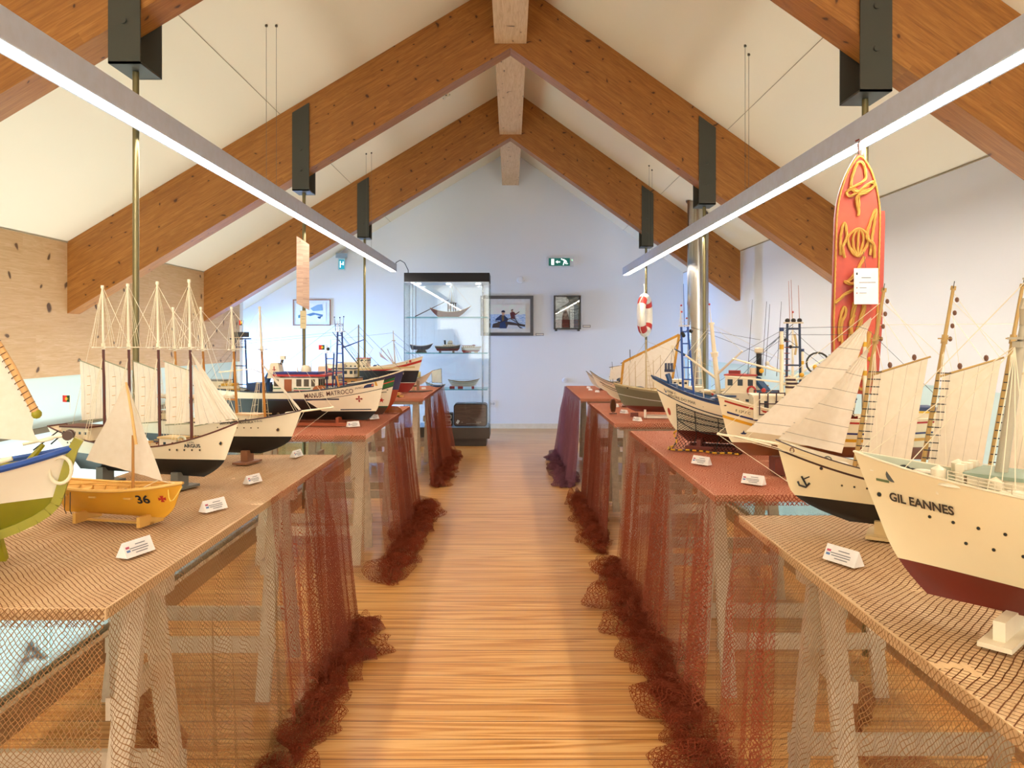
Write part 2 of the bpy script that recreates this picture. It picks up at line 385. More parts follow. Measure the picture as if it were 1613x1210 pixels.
# ---- suspended linear lamps
LMAT = emis('lamp_diffuser', '#fff0e2', 23); LBODY = M('#cdd5e8', .5, 0)
def linear_lamp(x, z, y1, label):
    t = thing('linear_lamp', label, 'ceiling lamp', (x, 0, z), 0, 'linear ceiling lamps')
    y0 = -3.4; W, Hh = .075, .09
    m = MB()
    m.box((-W/2+.004, (y0+y1)/2, Hh/2), (.008, y1-y0, Hh)).box((W/2-.004, (y0+y1)/2, Hh/2), (.008, y1-y0, Hh)).box((0, (y0+y1)/2, Hh-.004), (W-.016, y1-y0, .008))
    m.box((0, y1-.004, Hh/2), (W-.016, .008, Hh)).box((0, y0+.004, Hh/2), (W-.016, .008, Hh))
    m.build('housing', LBODY, t, False)
    seg = (y1-y0)/5
    for i in range(5):
        MB().box((0, y0+(i+.5)*seg, .008), (W-.018, seg-.012, .012)).build('diffuser', LMAT, t, False)
    for y in (4.46, 7.53, 1.4, -1.7):
        for dx in (-.02, .02):
            zc = ceil_z(x+dx)-z
            MB().cyl((dx, y+dx*1.5, Hh-.003), (dx, y+dx*1.5, zc), .0012, k=5).build('suspension_wire', M('#6a6256', .4, .5), t)
            MB().cyl((dx, y+dx*1.5, zc-.012), (dx, y+dx*1.5, zc), .008, k=8).build('ceiling_cup', M('#6a6256', .4, .5), t)
    return t
linear_lamp(-1.40, 2.075, 9.12, 'long grey linear lamp hanging over the left row of tables')
linear_lamp(1.385, 2.035, 9.15, 'long grey linear lamp hanging over the right row of tables')
# ---- smoke detector, duct
t = thing('smoke_detector', 'round white smoke detector on the left ceiling slope near the ridge', 'smoke detector', (-.62, 7.15, ceil_z(-.62)-.0)); t.rotation_euler = (0, -math.atan(SL), 0)
MB().lathe([(0, .0), (.055, 0), (.055, -.015), (.045, -.025), (0, -.025)]).build('base', WHITE, t)
MB().lathe([(.035, -.025), (.035, -.045), (.028, -.055), (0, -.055)]).build('sensor_head', WHITE, t)
for a in range(4): MB().box((.032*math.cos(a*PI/2), .032*math.sin(a*PI/2), -.038), (.012, .012, .008)).build('vent_slot', BLACK, t)
DX, DY = 1.90, 7.72
t = thing('ventilation_duct', 'shiny stainless steel round duct rising beside the right wall', 'duct', (DX, DY, 0))
STEEL = M('#b9b6ae', .24, 1)
def ductfn(u, v):
    a = 2*PI*u; x, y = .105*math.cos(a), .105*math.sin(a); return (x, y, .0 + v*(ceil_z(DX+x)))
MB().grid(ductfn, 32, 1).build('pipe', STEEL, t)
MB().grid(lambda u, v: (.108*math.cos(2*PI*u), .108*math.sin(2*PI*u), 1.62+.03*v), 32, 1).build('seam_band', STEEL, t)
MB().grid(lambda u, v: ((.106+.014*v)*math.cos(2*PI*u), (.106+.014*v)*math.sin(2*PI*u), ceil_z(DX+.12*math.cos(2*PI*u))-.012), 32, 1).build('ceiling_collar', M('#6d6a64', .3, 1), t)
# ---- things on the far wall
def wallpt(px, py, Y=YE): return ((px-804)*Y/1200, (534-py)*Y/1200+1.27)
def picture(name, x0, y0, x1, y1, fr_mat, fw, depth, label, mat_bg, Y=YE):
    ax, az = wallpt(x0, y1, Y); bx, bz = wallpt(x1, y0, Y); cx, cz = (ax+bx)/2, (az+bz)/2; W, H = bx-ax, bz-az
    t = thing(name, label, 'picture', (cx, Y-depth-.002, cz))
    m = MB()
    for sx in (-1, 1): m.box((sx*(W/2-fw/2), depth/2, 0), (fw, depth, H))
    for sz in (-1, 1): m.box((0, depth/2, sz*(H/2-fw/2)), (W-2*fw, depth, fw))
    m.build('frame', fr_mat, t, False)
    MB().box((0, depth*.7, 0), (W-2*fw, depth*.4, H-2*fw)).build('mount', mat_bg, t, False)
    return t, W, H
def shape(pts, y, mat, par, name='painted_shape', th=.0015):
    return MB().poly([(x, y, z) for x, z in pts], th, (0, -1, 0)).build(name, mat, par, False)
t, W, H = picture('framed_painting', 757, 466, 840, 529, M('#17182c', .3), .045, .03, 'black framed painting of two fishermen rowing on blue sea, right of the display case', M('#e8e6e2', .6))
def sea():
    t_ = NT('painted_sea'); v = t_.coord('Object'); n_ = t_.noise(t_.mapping(v, (8, 1, 30)), 3, 5, .7, 1)
    sp = t_.n('SeparateXYZ', {0: v}).outputs[2]
    s_ = t_.ramp(n_, [(.3, '#6f9bd0'), (.5, '#a9c3e4'), (.65, '#e8eef6')])
    k_ = t_.ramp(t_.noise(v, 9, 3), [(.4, '#e3ddd6'), (.6, '#dfe7d9')])
    t_.base(t_.mix(t_.math('GREATER_THAN', sp, .02), s_, k_), .7); return t_.m
pw, ph = W*.66, H*.60
MB().box((.015, .006, -.01), (pw, .004, ph)).build('painting', sea(), t, False)
def S(px, py): # from painting crop coords (centre 408,780; 570 wide = pw)
    k = pw/460; return ((px-400)*k+.015, (780-py)*k-.01)
def shp(pts, c, i): shape([S(*p) for p in pts], .003-.0006*i, M(c, .7), t)
shp([(190,930),(200,880),(290,850),(420,850),(520,870),(625,890),(625,915),(540,905),(600,938),(360,938),(300,930)], '#4a3a36', 0)
shp([(380,938),(400,890),(520,900),(560,938)], '#d9dce4', 1)
shp([(285,938),(300,830),(230,835),(240,810),(300,760),(350,762),(400,810),(390,850),(360,850),(380,938)], '#22386a', 1)
shp([(312,770),(350,770),(345,840),(320,840)], '#75603a', 2)
shp([(315,725),(350,725),(352,755),(335,772),(318,758)], '#d8a684', 3)
shp([(310,725),(318,703),(345,698),(362,712),(360,730)], '#1c2440', 4)
shp([(440,810),(425,735),(450,718),(480,720),(500,745),(550,712),(552,722),(505,758),(490,760),(495,815)], '#6a2a28', 1)
shp([(440,695),(462,690),(466,712),(450,722),(440,712)], '#c08868', 2)
shp([(440,692),(465,683),(468,695),(442,700)], '#2a2430', 3)
shp([(170,830),(300,850),(430,800),(560,880),(625,900),(560,890),(430,812),(300,862)], '#3c2c28', 3)
shp([(470,760),(535,868),(525,872),(462,765)], '#2c3c5a', 2)
t, W, H = picture('framed_relief', 872, 466, 914, 519, M('#231f20', .35), .02, .10, 'dark box framed picture of a sailing ship over red ground, rightmost on the end wall', M('#6e6a62', .7))
def relief():
    t_ = NT('dark_relief'); v = t_.coord('Object'); n_ = t_.noise(t_.mapping(v, (5, 1, 14)), 2, 6, .7, 1.5)
    sp = t_.n('SeparateXYZ', {0: v}).outputs[2]
    s_ = t_.ramp(n_, [(.3, '#3b3d38'), (.5, '#7d8078'), (.7, '#b5b6ac')]); k_ = t_.ramp(n_, [(.35, '#2a1512'), (.6, '#75352a')])
    t_.base(t_.mix(t_.math('LESS_THAN', sp, -.10), s_, k_), .5); return t_.m
MB().box((0, .05, 0), (W*.86, .01, H*.88)).build('panel', relief(), t, False)
shape([(-.12,.05),(-.02,.09),(.12,.06),(.03,.04),(.13,.01),(0,.02),(-.1,.03)], .044, M('#cfd2cc', .6), t)
for xx in (-.06, .07):
    MB().box((xx, .042, -.03), (.008, .006, .14)).build('painted_mast', BLACK, t, False); MB().box((xx, .042, .0), (.07, .006, .006)).build('painted_yard', BLACK, t, False)
shape([(-.14,-.10),(.13,-.10),(.11,-.15),(-.12,-.15)], .044, M('#5b261f', .6), t)
MB().box((0, .002, 0), (W-.04, .003, H-.04)).build('front_glass', GLASS, t, False)
for sx in (-1, 1): MB().box((sx*(W/2-.03), .05, -H/2-.012), (.03, .08, .024)).build('foot', BLACK, t, False)
t, W, H = picture('framed_drawing', 462, 472, 521, 513, M('#a8745c', .5), .012, .025, 'thin wood framed blue ink drawing of a shore, behind the hanging plank on the left', M('#e6f0fa', .6))
for pts, c in (([(-.02,.06),(.08,.11),(.15,.12),(.16,.03),(.02,.02)], '#8fb0cc'), ([(-.08,-.03),(.02,.0),(.16,-.03),(.15,-.06),(.05,-.03),(-.02,-.05)], '#5f86ac'), ([(-.19,-.04),(-.14,-.02),(-.15,-.07),(-.19,-.08)], '#4d8aa0'), ([(.08,-.06),(.14,-.05),(.12,-.09),(.09,-.08)], '#3d5a7c')):
    shape(pts, .006, M(c, .7), t)
MB().box((-.01, .009, 0), (W*.8, .003, H*.72)).build('paper', M('#f0f4f8', .7), t, False)
def plate(px, py, w_, h_, label):
    x, z = wallpt(px, py); t = thing('label_plate', label, 'label', (x, YE-.009, z), 0, 'label plates on the end wall')
    MB().box((0, .004, 0), (w_, .007, h_)).build('card_holder', M('#8b8b94', .5), t, False); MB().box((0, -.0008, 0), (w_*.86, .003, h_*.6)).build('card', CARD, t, False)
plate(850, 527, .115, .036, 'small label plate below right of the fishermen painting')
plate(924, 514, .11, .036, 'small label plate right of the dark framed relief')
plate(534, 512, .10, .034, 'small label plate right of the framed shore drawing')
# exit signs
x, z = wallpt(882, 413)
t = thing('exit_sign', 'green emergency exit sign with running figure and arrow on the end wall', 'sign', (x, YE-.03, z))
MB().box((0, .014, 0), (.38, .028, .14)).build('housing', M('#e6ebf2', .4), t, False)
MB().box((-.012, -.001, 0), (.30, .004, .11)).build('green_panel', emis('exit_green', '#0d5a4c', .35), t, False)
wpic = emis('exit_white', '#eef6f4', .8)
def sg(pts, name='pictogram'): MB().poly([(a, -.0035, b) for a, b in pts], .002, (0,-1,0)).build(name, wpic, t, False)
sg([(-.125,-.042),(-.085,-.042),(-.085,.042),(-.125,.042)], 'door_symbol')
sg([(-.065,0),(-.035,.022),(-.035,.007),(0,.007),(0,-.007),(-.035,-.007),(-.035,-.022)], 'arrow_symbol')
sg([(.03,.03),(.045,.042),(.06,.035),(.085,.02),(.10,-.01),(.092,-.012),(.078,.008),(.07,.0),(.085,-.02),(.11,-.02),(.11,-.03),(.078,-.03),(.062,-.01),(.05,-.045),(.038,-.045),(.05,-.005),(.055,.02),(.04,.022)], 'running_figure')
MB().lathe([(0,0),(.010,0),(.010,.002),(0,.002)], (.022, -.004, .04), 'Y', 10).build('figure_head', wpic, t)
MB().lathe([(0,-.003),(.006,-.003),(.006,.0),(0,.0)], (.168, -.001, .025), 'Y', 10).build('indicator_light', emis('led', '#7fe08a', 1.5), t)
x, z = wallpt(541, 414)
t = thing('exit_sign', 'small blue-green exit sign hanging below a bracket, above the framed shore drawing', 'sign', (x, YE-.12, z), .35)
MB().box((0, .02, .09), (.15, .09, .06)).build('housing', M('#9fb4c8', .4), t, False)
MB().box((0, 0, -.03), (.10, .008, .17)).build('panel', M('#c3e4f0', .4), t, False)
MB().box((0, -.005, -.035), (.075, .004, .13)).build('green_panel', emis('exit_teal', '#1c8aa0', .5), t, False)
MB().box((-.02, -.008, -.035), (.012, .003, .09)).box((.02, -.008, -.02), (.012, .003, .05)).box((0, -.008, -.03), (.03, .003, .012)).build('pictogram', wpic, t, False)
x, z = wallpt(541, 403)
MB().box((0, .09, .09), (.03, .06, .03)).build('wall_arm', M('#9fb4c8', .4), t, False)
for px, py, r, lb in ((820, 441, .05, 'round white wall disc above the fishermen painting'), (890, 599, .035, 'small round white wall disc low on the end wall')):
    x, z = wallpt(px, py); t = thing('wall_disc', lb, 'detector', (x, YE, z))
    MB().lathe([(0,-.02),(r*.6,-.02),(r*.62,-.016),(r*.9,-.016),(r,-.008),(r,-.001)], (0,0,0), 'Y', 24).build('cover', M('#eef0f4', .4), t)
    MB().lathe([(r*.2,-.021),(r*.5,-.021),(r*.5,-.024),(0,-.024)], (0,0,0), 'Y', 20).build('centre_cap', M('#f4f5f8', .4), t)
x, z = wallpt(775, 636)
t = thing('wall_socket', 'white double wall socket low beside the display case', 'socket', (x, YE, z))
MB().box((0, -.006, 0), (.10, .011, .10)).build('face_plate', M('#eef0f4', .4), t, False)
for s in (-1, 1): MB().lathe([(0,-.013),(.018,-.013),(.018,-.0121)], (s*.022, 0, 0), 'Y', 14).build('socket_hole', M('#c9ccd2', .5), t)
# ================================================================= TABLES, TRESTLES, NETS
ZT = .76
def ply(name, a, b):
    t = NT(name); v = t.coord('Object'); g = t.noise(t.mapping(v, (30, 3, 30)), 1.5, 4, .6, .6)
    t.base(t.ramp(g, [(.3, a), (.7, b)]), .6); return t.m
PLY = ply('pale_plywood', '#d2ac7c', '#e2c294'); PLYR = ply('reddish_board', '#d4946e', '#e0a684')
TREST = ply('pale_trestle_wood', '#c9b79c', '#dccbb0')
def sd_rand(k): return random.Random(k)
def net_top(x0, x1, y0, y1, z, mat, par, seed, sgn):
    r = sd_rand(seed); ph = [r.uniform(0, 6) for _ in range(6)]
    def f(u, v):
        x = x0+(x1-x0)*u; y = y0+(y1-y0)*v
        h = .003+.0022*math.sin(x*17+ph[0]+y*2)*math.sin(y*9+ph[1])+.0015*math.sin(y*31+ph[2]+x*5)
        if v < 1e-6 or v > 1-1e-6: h = .002
        return (x, y, z+h)
    m = MB().grid(f, 14, 40, lambda u, v: ((x1-x0)*u, (y1-y0)*v + .006*math.sin(u*9)), flip=(x1 < x0))
    # near edge and aisle edge wraps
    m.grid(lambda u, v: (x0+(x1-x0)*u, y0-.004-.002*math.sin(v*3), z+.002-.036*v), 14, 2, lambda u, v: ((x1-x0)*u, -.036*v))
    xe = x1 if sgn*(x1-x0) > 0 else x0
    return m.build('top_sheet', mat, par)
def skirt(xe, sgn, y0, y1, z, mat, par, seed, flare=.1, gather=1.6, amp=.03, spill=.13, end=None, H=None, freq=1.0):
    """net hanging from the aisle edge xe (sgn = direction of the aisle), folds, then spilling on the floor"""
    r = sd_rand(seed); L = y1-y0
    ws = [(r.uniform(18, 95)*freq, r.uniform(0, 6.3), r.uniform(.3, 1), r.uniform(-1.5, 1.5)) for _ in range(8)]
    lo = [(r.uniform(4, 12), r.uniform(0, 6.3)) for _ in range(3)]
    wf = [(r.uniform(6, 30), r.uniform(0, 6.3)) for _ in range(5)]
    H = z if H is None else H
    def fold(y, q):
        g = .55+.45*sum(math.sin(y*k+p) for k, p in lo)/2
        return g*sum(a*math.sin((y-y0)*k+p+c*q*.6) for k, p, a, c in ws)/2.6
    def hem(y): return sum(math.sin(y*k+p) for k, p in wf)/3.2
    nv = 40; nu = int(L*230)
    def f(u, v):
        y = y0+L*u
        if v < .72:
            q = v/.72; zz = z-(H-.012)*q; g = min(1, q*3)**.8
            off = flare*q**1.6 + amp*g*(.5+fold(y, q)*(.6+.6*q))
            return (xe+sgn*(.003+max(off, .003*q)), y + .022*g*fold(y+3.3, q), max(zz, .012))
        q = (v-.72)/.28
        b = flare + amp*(.5+fold(y, 1)*1.2)
        sp = spill*(.5+.6*hem(y))
        hz = .008 + (.03+.05*abs(hem(y*1.3)))*math.sin(PI*min(1, q*1.05))*(.35+.65*abs(math.sin(q*6+y*31+2*hem(y*2))))
        return (xe+sgn*(b+sp*math.sin(q*PI/2)), y+.022*fold(y+3.3, 1)+.03*q*hem(y+5), max(.004, hz))
    return MB().grid(f, nu, nv, lambda u, v: (L*u*gather, (H+.25)*v), flip=(sgn < 0)).build('skirt', mat, par)
def hem_roll(xe, sgn, y0, y1, mat, par, seed, out=.16, rad=.035):
    """crumpled heap of netting along the floor edge: overlapping flattened see-through lobes"""
    r = sd_rand(seed)
    for layer in range(2):
        k = [(r.uniform(5, 38), r.uniform(0, 6.3)) for _ in range(6)]; kk = [(r.choice((2, 3, 4, 5, 7)), r.uniform(-45, 45), r.uniform(0, 6.3), r.uniform(.12, .34)) for _ in range(6)]
        R = rad*(1.45-.3*layer); n = int((y1-y0)*110)
        def f(u, v):
            y = y0+(y1-y0)*u; th = 2*PI*v; h = sum(math.sin(y*a+b) for a, b in k)/3
            e = min(1, u*14, (1-u)*14)**.5
            rr = R*e*(.62+.42*h+sum(w_*math.sin(m_*th+q_*y+p_) for m_, q_, p_, w_ in kk)*.42); rr = max(.004, rr)
            cx = out-.02*layer+.045*h*math.sin(y*23+layer)+.02*math.sin(y*61+layer)
            x = cx+rr*1.35*math.cos(th); z_ = R*.55*e+rr*.85*math.sin(th)
            return (xe+sgn*x, y+.028*math.sin(th*2+y*17+layer)+.02*math.cos(th*3-y*29), max(.003+.001*layer, z_))
        MB().grid(f, n, 26, lambda u, v: ((y1-y0)*u*1.9, v*.42)).build('rumpled_hem', mat, par)
BR_NET = net_mat('tan_brown_net', '#6b4530', '#8f6a48', .0105, .19, .2)
BR_NET_S = net_mat('tan_brown_net_hanging', '#87603f', '#a98358', .0105, .18, .45)
MAR_NET = net_mat('maroon_net_dense', '#a05a44', '#864636', .011, .32, .8, .45)
MAR_NET2 = net_mat('maroon_net_loose', '#9c4e36', '#b2684c', .013, .22, .7, .45)
RED_TOP = net_mat('orange_red_net', '#9a4c38', '#b0644a', .011, .27, .7, .2)
PUR_NET = net_mat('violet_brown_net', '#8d5a66', '#a87480', .009, .42, .9, .4)
HEM_NET = net_mat('dark_rumpled_net', '#7c3826', '#a05236', .012, .17, .6, .35)
def trestle(xc, y, group, label, half=.36):
    t = thing('trestle', label, 'trestle', (xc, y, 0), 0, group)
    h = ZT-.022
    MB().box((0, 0, h-.03), (half*2+.12, .045, .06)).build('top_beam', TREST, t, False)
    for sx in (-1, 1):
        for sy in (-1, 1):
            MB().bar((sx*half, sy*.022, h-.01), (sx*half, sy*.19, .018), .048, .022).build('leg', TREST, t, False)
    for sy in (-1, 1): MB().box((0, sy*.152, .20), (half*2+.06, .02, .052)).build('crossbar', TREST, t, False)
    for sx in (-1, 1): MB().box((sx*(half-.03), 0, .45), (.022, .19, .05)).build('brace', TREST, t, False)
def tabletop(x0, x1, y0, y1, z, mat, label):
    t = MB().box(((x0+x1)/2, (y0+y1)/2, z-.011), (abs(x1-x0), y1-y0, .022)).build('table_board', mat, None, False)
    tag(t, label, 'table', 'long tables under the nets'); return t
# (near y, far y, aisle x near, aisle x far, board, top net, skirts)
GT = 'wooden trestles under the tables'
# left row
tabletop(-1.46, -.765, 1.44, 3.35, ZT, PLY, 'long table nearest the camera in the left row, under tan netting')
tabletop(-1.46, -.765, 4.03, 5.77, ZT, PLYR, 'second table of the left row, holding the big green, white and black trawlers')
tabletop(-1.46, -.745, 6.55, 8.27, ZT, PLYR, 'farthest table of the left row, in front of the display case')
tabletop(.66, 1.385, .45, 2.20, ZT, PLY, 'nearest table of the right row, under tan netting')
tabletop(.665, 1.385, 2.49, 4.22, ZT, PLYR, 'second table of the right row, under orange-red netting')
tabletop(.628, 1.385, 4.60, 6.05, ZT, PLYR, 'third table of the right row, with the grey hulled ship')
tabletop(.60, 1.385, 6.5, 8.27, ZT, PLYR, 'farthest table of the right row, by the end wall')
for xc, ys, row in ((-1.12, (1.78, 2.82), 'nearest left table'), (-1.12, (4.4, 5.4), 'second left table'), (-1.12, (6.9, 7.9), 'farthest left table'),
                    (1.03, (.8, 1.86), 'nearest right table'), (1.03, (2.85, 3.85), 'second right table'), (1.03, (4.95, 5.7), 'third right table'), (1.02, (6.9, 7.9), 'farthest right table')):
    for k, y in enumerate(ys):
        trestle(xc, y, GT, 'pale wooden trestle under the %s, %s of its two' % (row, 'nearer' if k == 0 else 'farther'), .265)
def net(label): return thing('fishing_net', label, 'fishing net', (0, 0, 0), 0, 'fishing nets on the tables')
t = net('tan brown fishing net spread over the nearest left table, edge hanging to the floor')
net_top(-1.46, -.765, 1.44, 3.35, ZT, BR_NET, t, 1, 1)
skirt(-.765, 1, 1.44, 2.5, ZT, BR_NET_S, t, 2, .02, 1.25, .02, .10)
t = net('maroon fishing net gathered at the far corner of the nearest left table')
skirt(-.765, 1, 2.42, 3.36, ZT+.004, MAR_NET2, t, 3, .05, 1.9, .03, .12)
skirt(-.745, 1, 2.75, 3.38, ZT, MAR_NET, t, 4, .06, 2.6, .035, .14)
hem_roll(-.765, 1, 1.75, 3.40, HEM_NET, t, 5, .12, .04)
def end_skirt(x0, x1, y, z, H, mat, par, seed):
    r = sd_rand(seed); k = [(r.uniform(14, 40), r.uniform(0, 6.3)) for _ in range(5)]
    f = lambda u, v: (x0+(x1-x0)*u, y-.006-.02*v-.018*v*sum(math.sin((x0+(x1-x0)*u)*a+b) for a, b in k)/2.5, z-H*v)
    return MB().grid(f, 90, 14, lambda u, v: ((x1-x0)*u*1.3, H*v)).build('end_skirt', mat, par)
t = net('loose tan net hanging over the near end of the nearest left table')
end_skirt(-1.46, -.765, 1.437, ZT, .735, BR_NET_S, t, 9)
t = net('maroon net draped over the second left table and heaped along its floor edge')
net_top(-1.46, -.765, 4.03, 5.77, ZT, RED_TOP, t, 11, 1)
skirt(-.765, 1, 4.25, 5.79, ZT, MAR_NET2, t, 12, .06, 1.7, .035, .15)
skirt(-.76, 1, 4.75, 5.75, ZT, MAR_NET, t, 13, .07, 2.4, .03, .13)
hem_roll(-.765, 1, 3.95, 5.78, HEM_NET, t, 14, .15, .06)
end_skirt(-.93, -.765, 4.028, ZT, .74, BR_NET_S, t, 15)
t = net('dark red net draped over the farthest left table')
net_top(-1.46, -.745, 6.55, 8.27, ZT, RED_TOP, t, 21, 1)
skirt(-.745, 1, 6.52, 8.29, ZT, MAR_NET, t, 22, .05, 2.2, .03, .12)
skirt(-.73, 1, 7.2, 8.30, ZT, MAR_NET2, t, 23, .08, 2.0, .04, .12)
hem_roll(-.745, 1, 6.5, 8.25, HEM_NET, t, 24, .13, .05)
t = net('tan net with wide meshes over the nearest right table, hanging to the floor')
net_top(1.385, .66, .45, 2.20, ZT, net_mat('tan_wide_net', '#5a3a28', '#7a5236', .014, .16, .12), t, 31, -1)
skirt(.66, -1, .45, 1.95, ZT, BR_NET_S, t, 32, .015, 1.15, .018, .12)
t = net('brown-red net bunched along the floor from the nearest right table')
skirt(.655, -1, 1.85, 2.22, ZT, MAR_NET2, t, 33, .03, 2.0, .03, .10)
hem_roll(.66, -1, 1.5, 2.75, HEM_NET, t, 34, .11, .055)
t = net('orange-red net over the second right table falling in maroon folds to the floor')
net_top(1.385, .665, 2.49, 4.22, ZT, RED_TOP, t, 41, -1)
skirt(.665, -1, 2.45, 4.23, ZT, MAR_NET2, t, 42, .04, 1.5, .03, .12)
skirt(.66, -1, 3.15, 4.25, ZT, MAR_NET2, t, 43, .05, 2.1, .035, .10)
hem_roll(.665, -1, 2.6, 4.3, HEM_NET, t, 44, .12, .05)
end_skirt(.665, .83, 2.488, ZT, .74, BR_NET_S, t, 45)
t = net('red net over the third right table with dense dark folds')
net_top(1.385, .628, 4.60, 6.05, ZT, RED_TOP, t, 51, -1)
skirt(.628, -1, 4.6, 6.08, ZT, MAR_NET, t, 52, .03, 2.0, .03, .10)
skirt(.62, -1, 5.3, 6.09, ZT, MAR_NET, t, 53, .04, 2.2, .03, .10)
hem_roll(.628, -1, 4.5, 6.0, HEM_NET, t, 54, .10, .05)
t = net('violet brown net falling to the floor from the farthest right table')
net_top(1.385, .60, 6.5, 8.27, ZT, RED_TOP, t, 61, -1)
skirt(.60, -1, 6.5, 8.29, ZT, PUR_NET, t, 62, .06, 1.9, .03, .10, freq=.8)
skirt(.59, -1, 6.5, 8.30, ZT, PUR_NET, t, 63, .07, 2.2, .03, .12)
hem_roll(.60, -1, 6.5, 8.2, net_mat('violet_rumpled_net', '#7a4a54', '#946470', .01, .28, .6, .35), t, 64, .12, .045)
# bundled net ropes lying on the floor under the right table
def bundle(pts, r, label, seed):
    rr = [r*(.7+.5*abs(math.sin(i*1.3+seed))) for i in range(len(pts))]
    m = MB().tube(pts, rr, 9)
    for i in range(len(m.v)): x, y, z = m.v[i]; m.uv[i] = (x*3+y*2, z*3+y*3); m.v[i] = (x, y, max(.003, z))
    tag(m.build('net_bundle', HEM_NET), label, 'net bundle', 'net bundles on the floor')
bundle([(1.12+.08*math.sin(i*.5), .75+i*.09, .035) for i in range(10)], .03, 'thin dark twisted net bundle on the floor under the nearest right table', 1)
bundle([(1.12+.08*math.sin(i*.4+1), 2.02+i*.035, .045) for i in range(18)], .04, 'dark twisted net bundle on the floor between the first two right tables', 2)
bundle([(-1.15+.12*math.sin(i*.45), 2.15+i*.04, .05) for i in range(12)], .045, 'dark net bundle on the floor under the middle of the nearest left table', 3)
# ---- small folded name cards
GC = None
def name_card(px, py, w_, rz, label, D=None, zt=ZT+.006):
    Y = D or (1.27-zt)*1200/(py-534)
    X = (px-804)*Y/1200
    t = thing('name_card', label, 'name card', (X, Y, zt), rz, 'folded name cards')
    h, d = w_*.40, w_*.40
    m = MB(); p = [(0, -d/2, 0), (0, d/2, 0), (0, 0, h)]
    m.poly([(-w_/2, y, z) for _, y, z in p], w_, (1, 0, 0)); m.build('folded_card', CARD, t, False)
    nrm = Vector((0, -h, d/2)).normalized()
    for k, (q, ww, off) in enumerate(((.72, .34, .08), (.52, .62, .0), (.38, .58, .02), (.22, .4, .05))):
        c = Vector((off*w_, -d/2*(1-q), h*q)) + nrm*.0006
        if w_ > .05:
            MB().box(c, (w_*ww, .0006, w_*.022), rx=-math.atan2(d/2, h)).build('printed_line', M('#6b6b70', .7), t, False)
    if w_ > .05:
        for dz, cc in ((.62, '#c0506a'), (.40, '#5a7fb5')):
            c = Vector((-.38*w_, -d/2*(1-dz), h*dz)) + nrm*.0006
            MB().box(c, (w_*.12, .0006, w_*.06), rx=-math.atan2(d/2, h)).build('printed_mark', M(cc, .7), t, False)
NC = 'white folded name card '
for a in ((214, 872, .085, 1.25, 'in front of the yellow rowing boat on the nearest left table'), (336, 803, .08, 1.1, 'in front of the bow of the black bottomed four-master'),
          (398, 760, .07, 1.2, 'on tan netting beyond the four-master bow'), (467, 719, .07, 1.35, 'below the bowsprit, at the far corner of the nearest left table'),
          (556, 672, .075, .7, 'in front of the black bottomed trawler with the red cross'), (588, 660, .075, .9, 'at the bow of the black bottomed trawler with the red cross'),
          (624, 646, .06, .6, 'beside the dried net heap on the second left table'), (612, 622, .05, 1.0, 'on the near edge of the farthest left table'), (667, 613, .05, .9, 'beside the outrigger canoe'),
          (1328, 886, .085, -1.1, 'beside the white bow of the largest ship, nearest right table'), (1187, 762, .08, -.8, 'on orange-red net before the blue bench block'),
          (1105, 731, .08, -.9, 'lying in the black model net, second right table'), (1004, 663, .06, -.9, 'nearest of three on the third right table'),
          (983, 651, .06, -.9, 'middle of three on the third right table'), (969, 641, .06, -.9, 'farthest of three on the third right table'),
          (941, 618, .05, -.9, 'before the grey canoe, farthest right table'), (930, 615, .045, -.9, 'centre of the three small ones on the farthest right table'), (927, 611.5, .045, -.9, 'nearest the end wall on the right row')):
    name_card(a[0], a[1], a[2], a[3], NC+a[4])
# ================================================================= SHIP BUILDER
# local axes: +x bow, +y port, z up, z=0 on the table
def hull_mat(name, bottom, side, stripes=(), zs=(), wlw=None, wlc=None):
    """UV.x = height above waterline, UV.y = distance below the sheer"""
    t = NT(name); s = t.n('SeparateXYZ', {0: t.coord('UV')}); h, d = s.outputs[0], s.outputs[1]
    n_ = t.noise(t.coord('Object'), 18, 3)
    c = t.mix(t.math('MULTIPLY', n_, .12), side, '#a08a60')
    for a, b, cc in stripes:
        c = t.mix(t.math('MULTIPLY', t.math('GREATER_THAN', d, a), t.math('LESS_THAN', d, b)), c, cc)
    for a, b, cc in zs:
        c = t.mix(t.math('MULTIPLY', t.math('GREATER_THAN', h, a), t.math('LESS_THAN', h, b)), c, cc)
    bc = t.mix(t.math('MULTIPLY', n_, .35), bottom, '#3a2a20') if bottom != '#14130f' else lin(bottom)
    c = t.mix(t.math('LESS_THAN', h, 0.), c, bc)
    return t.base(c, .38)
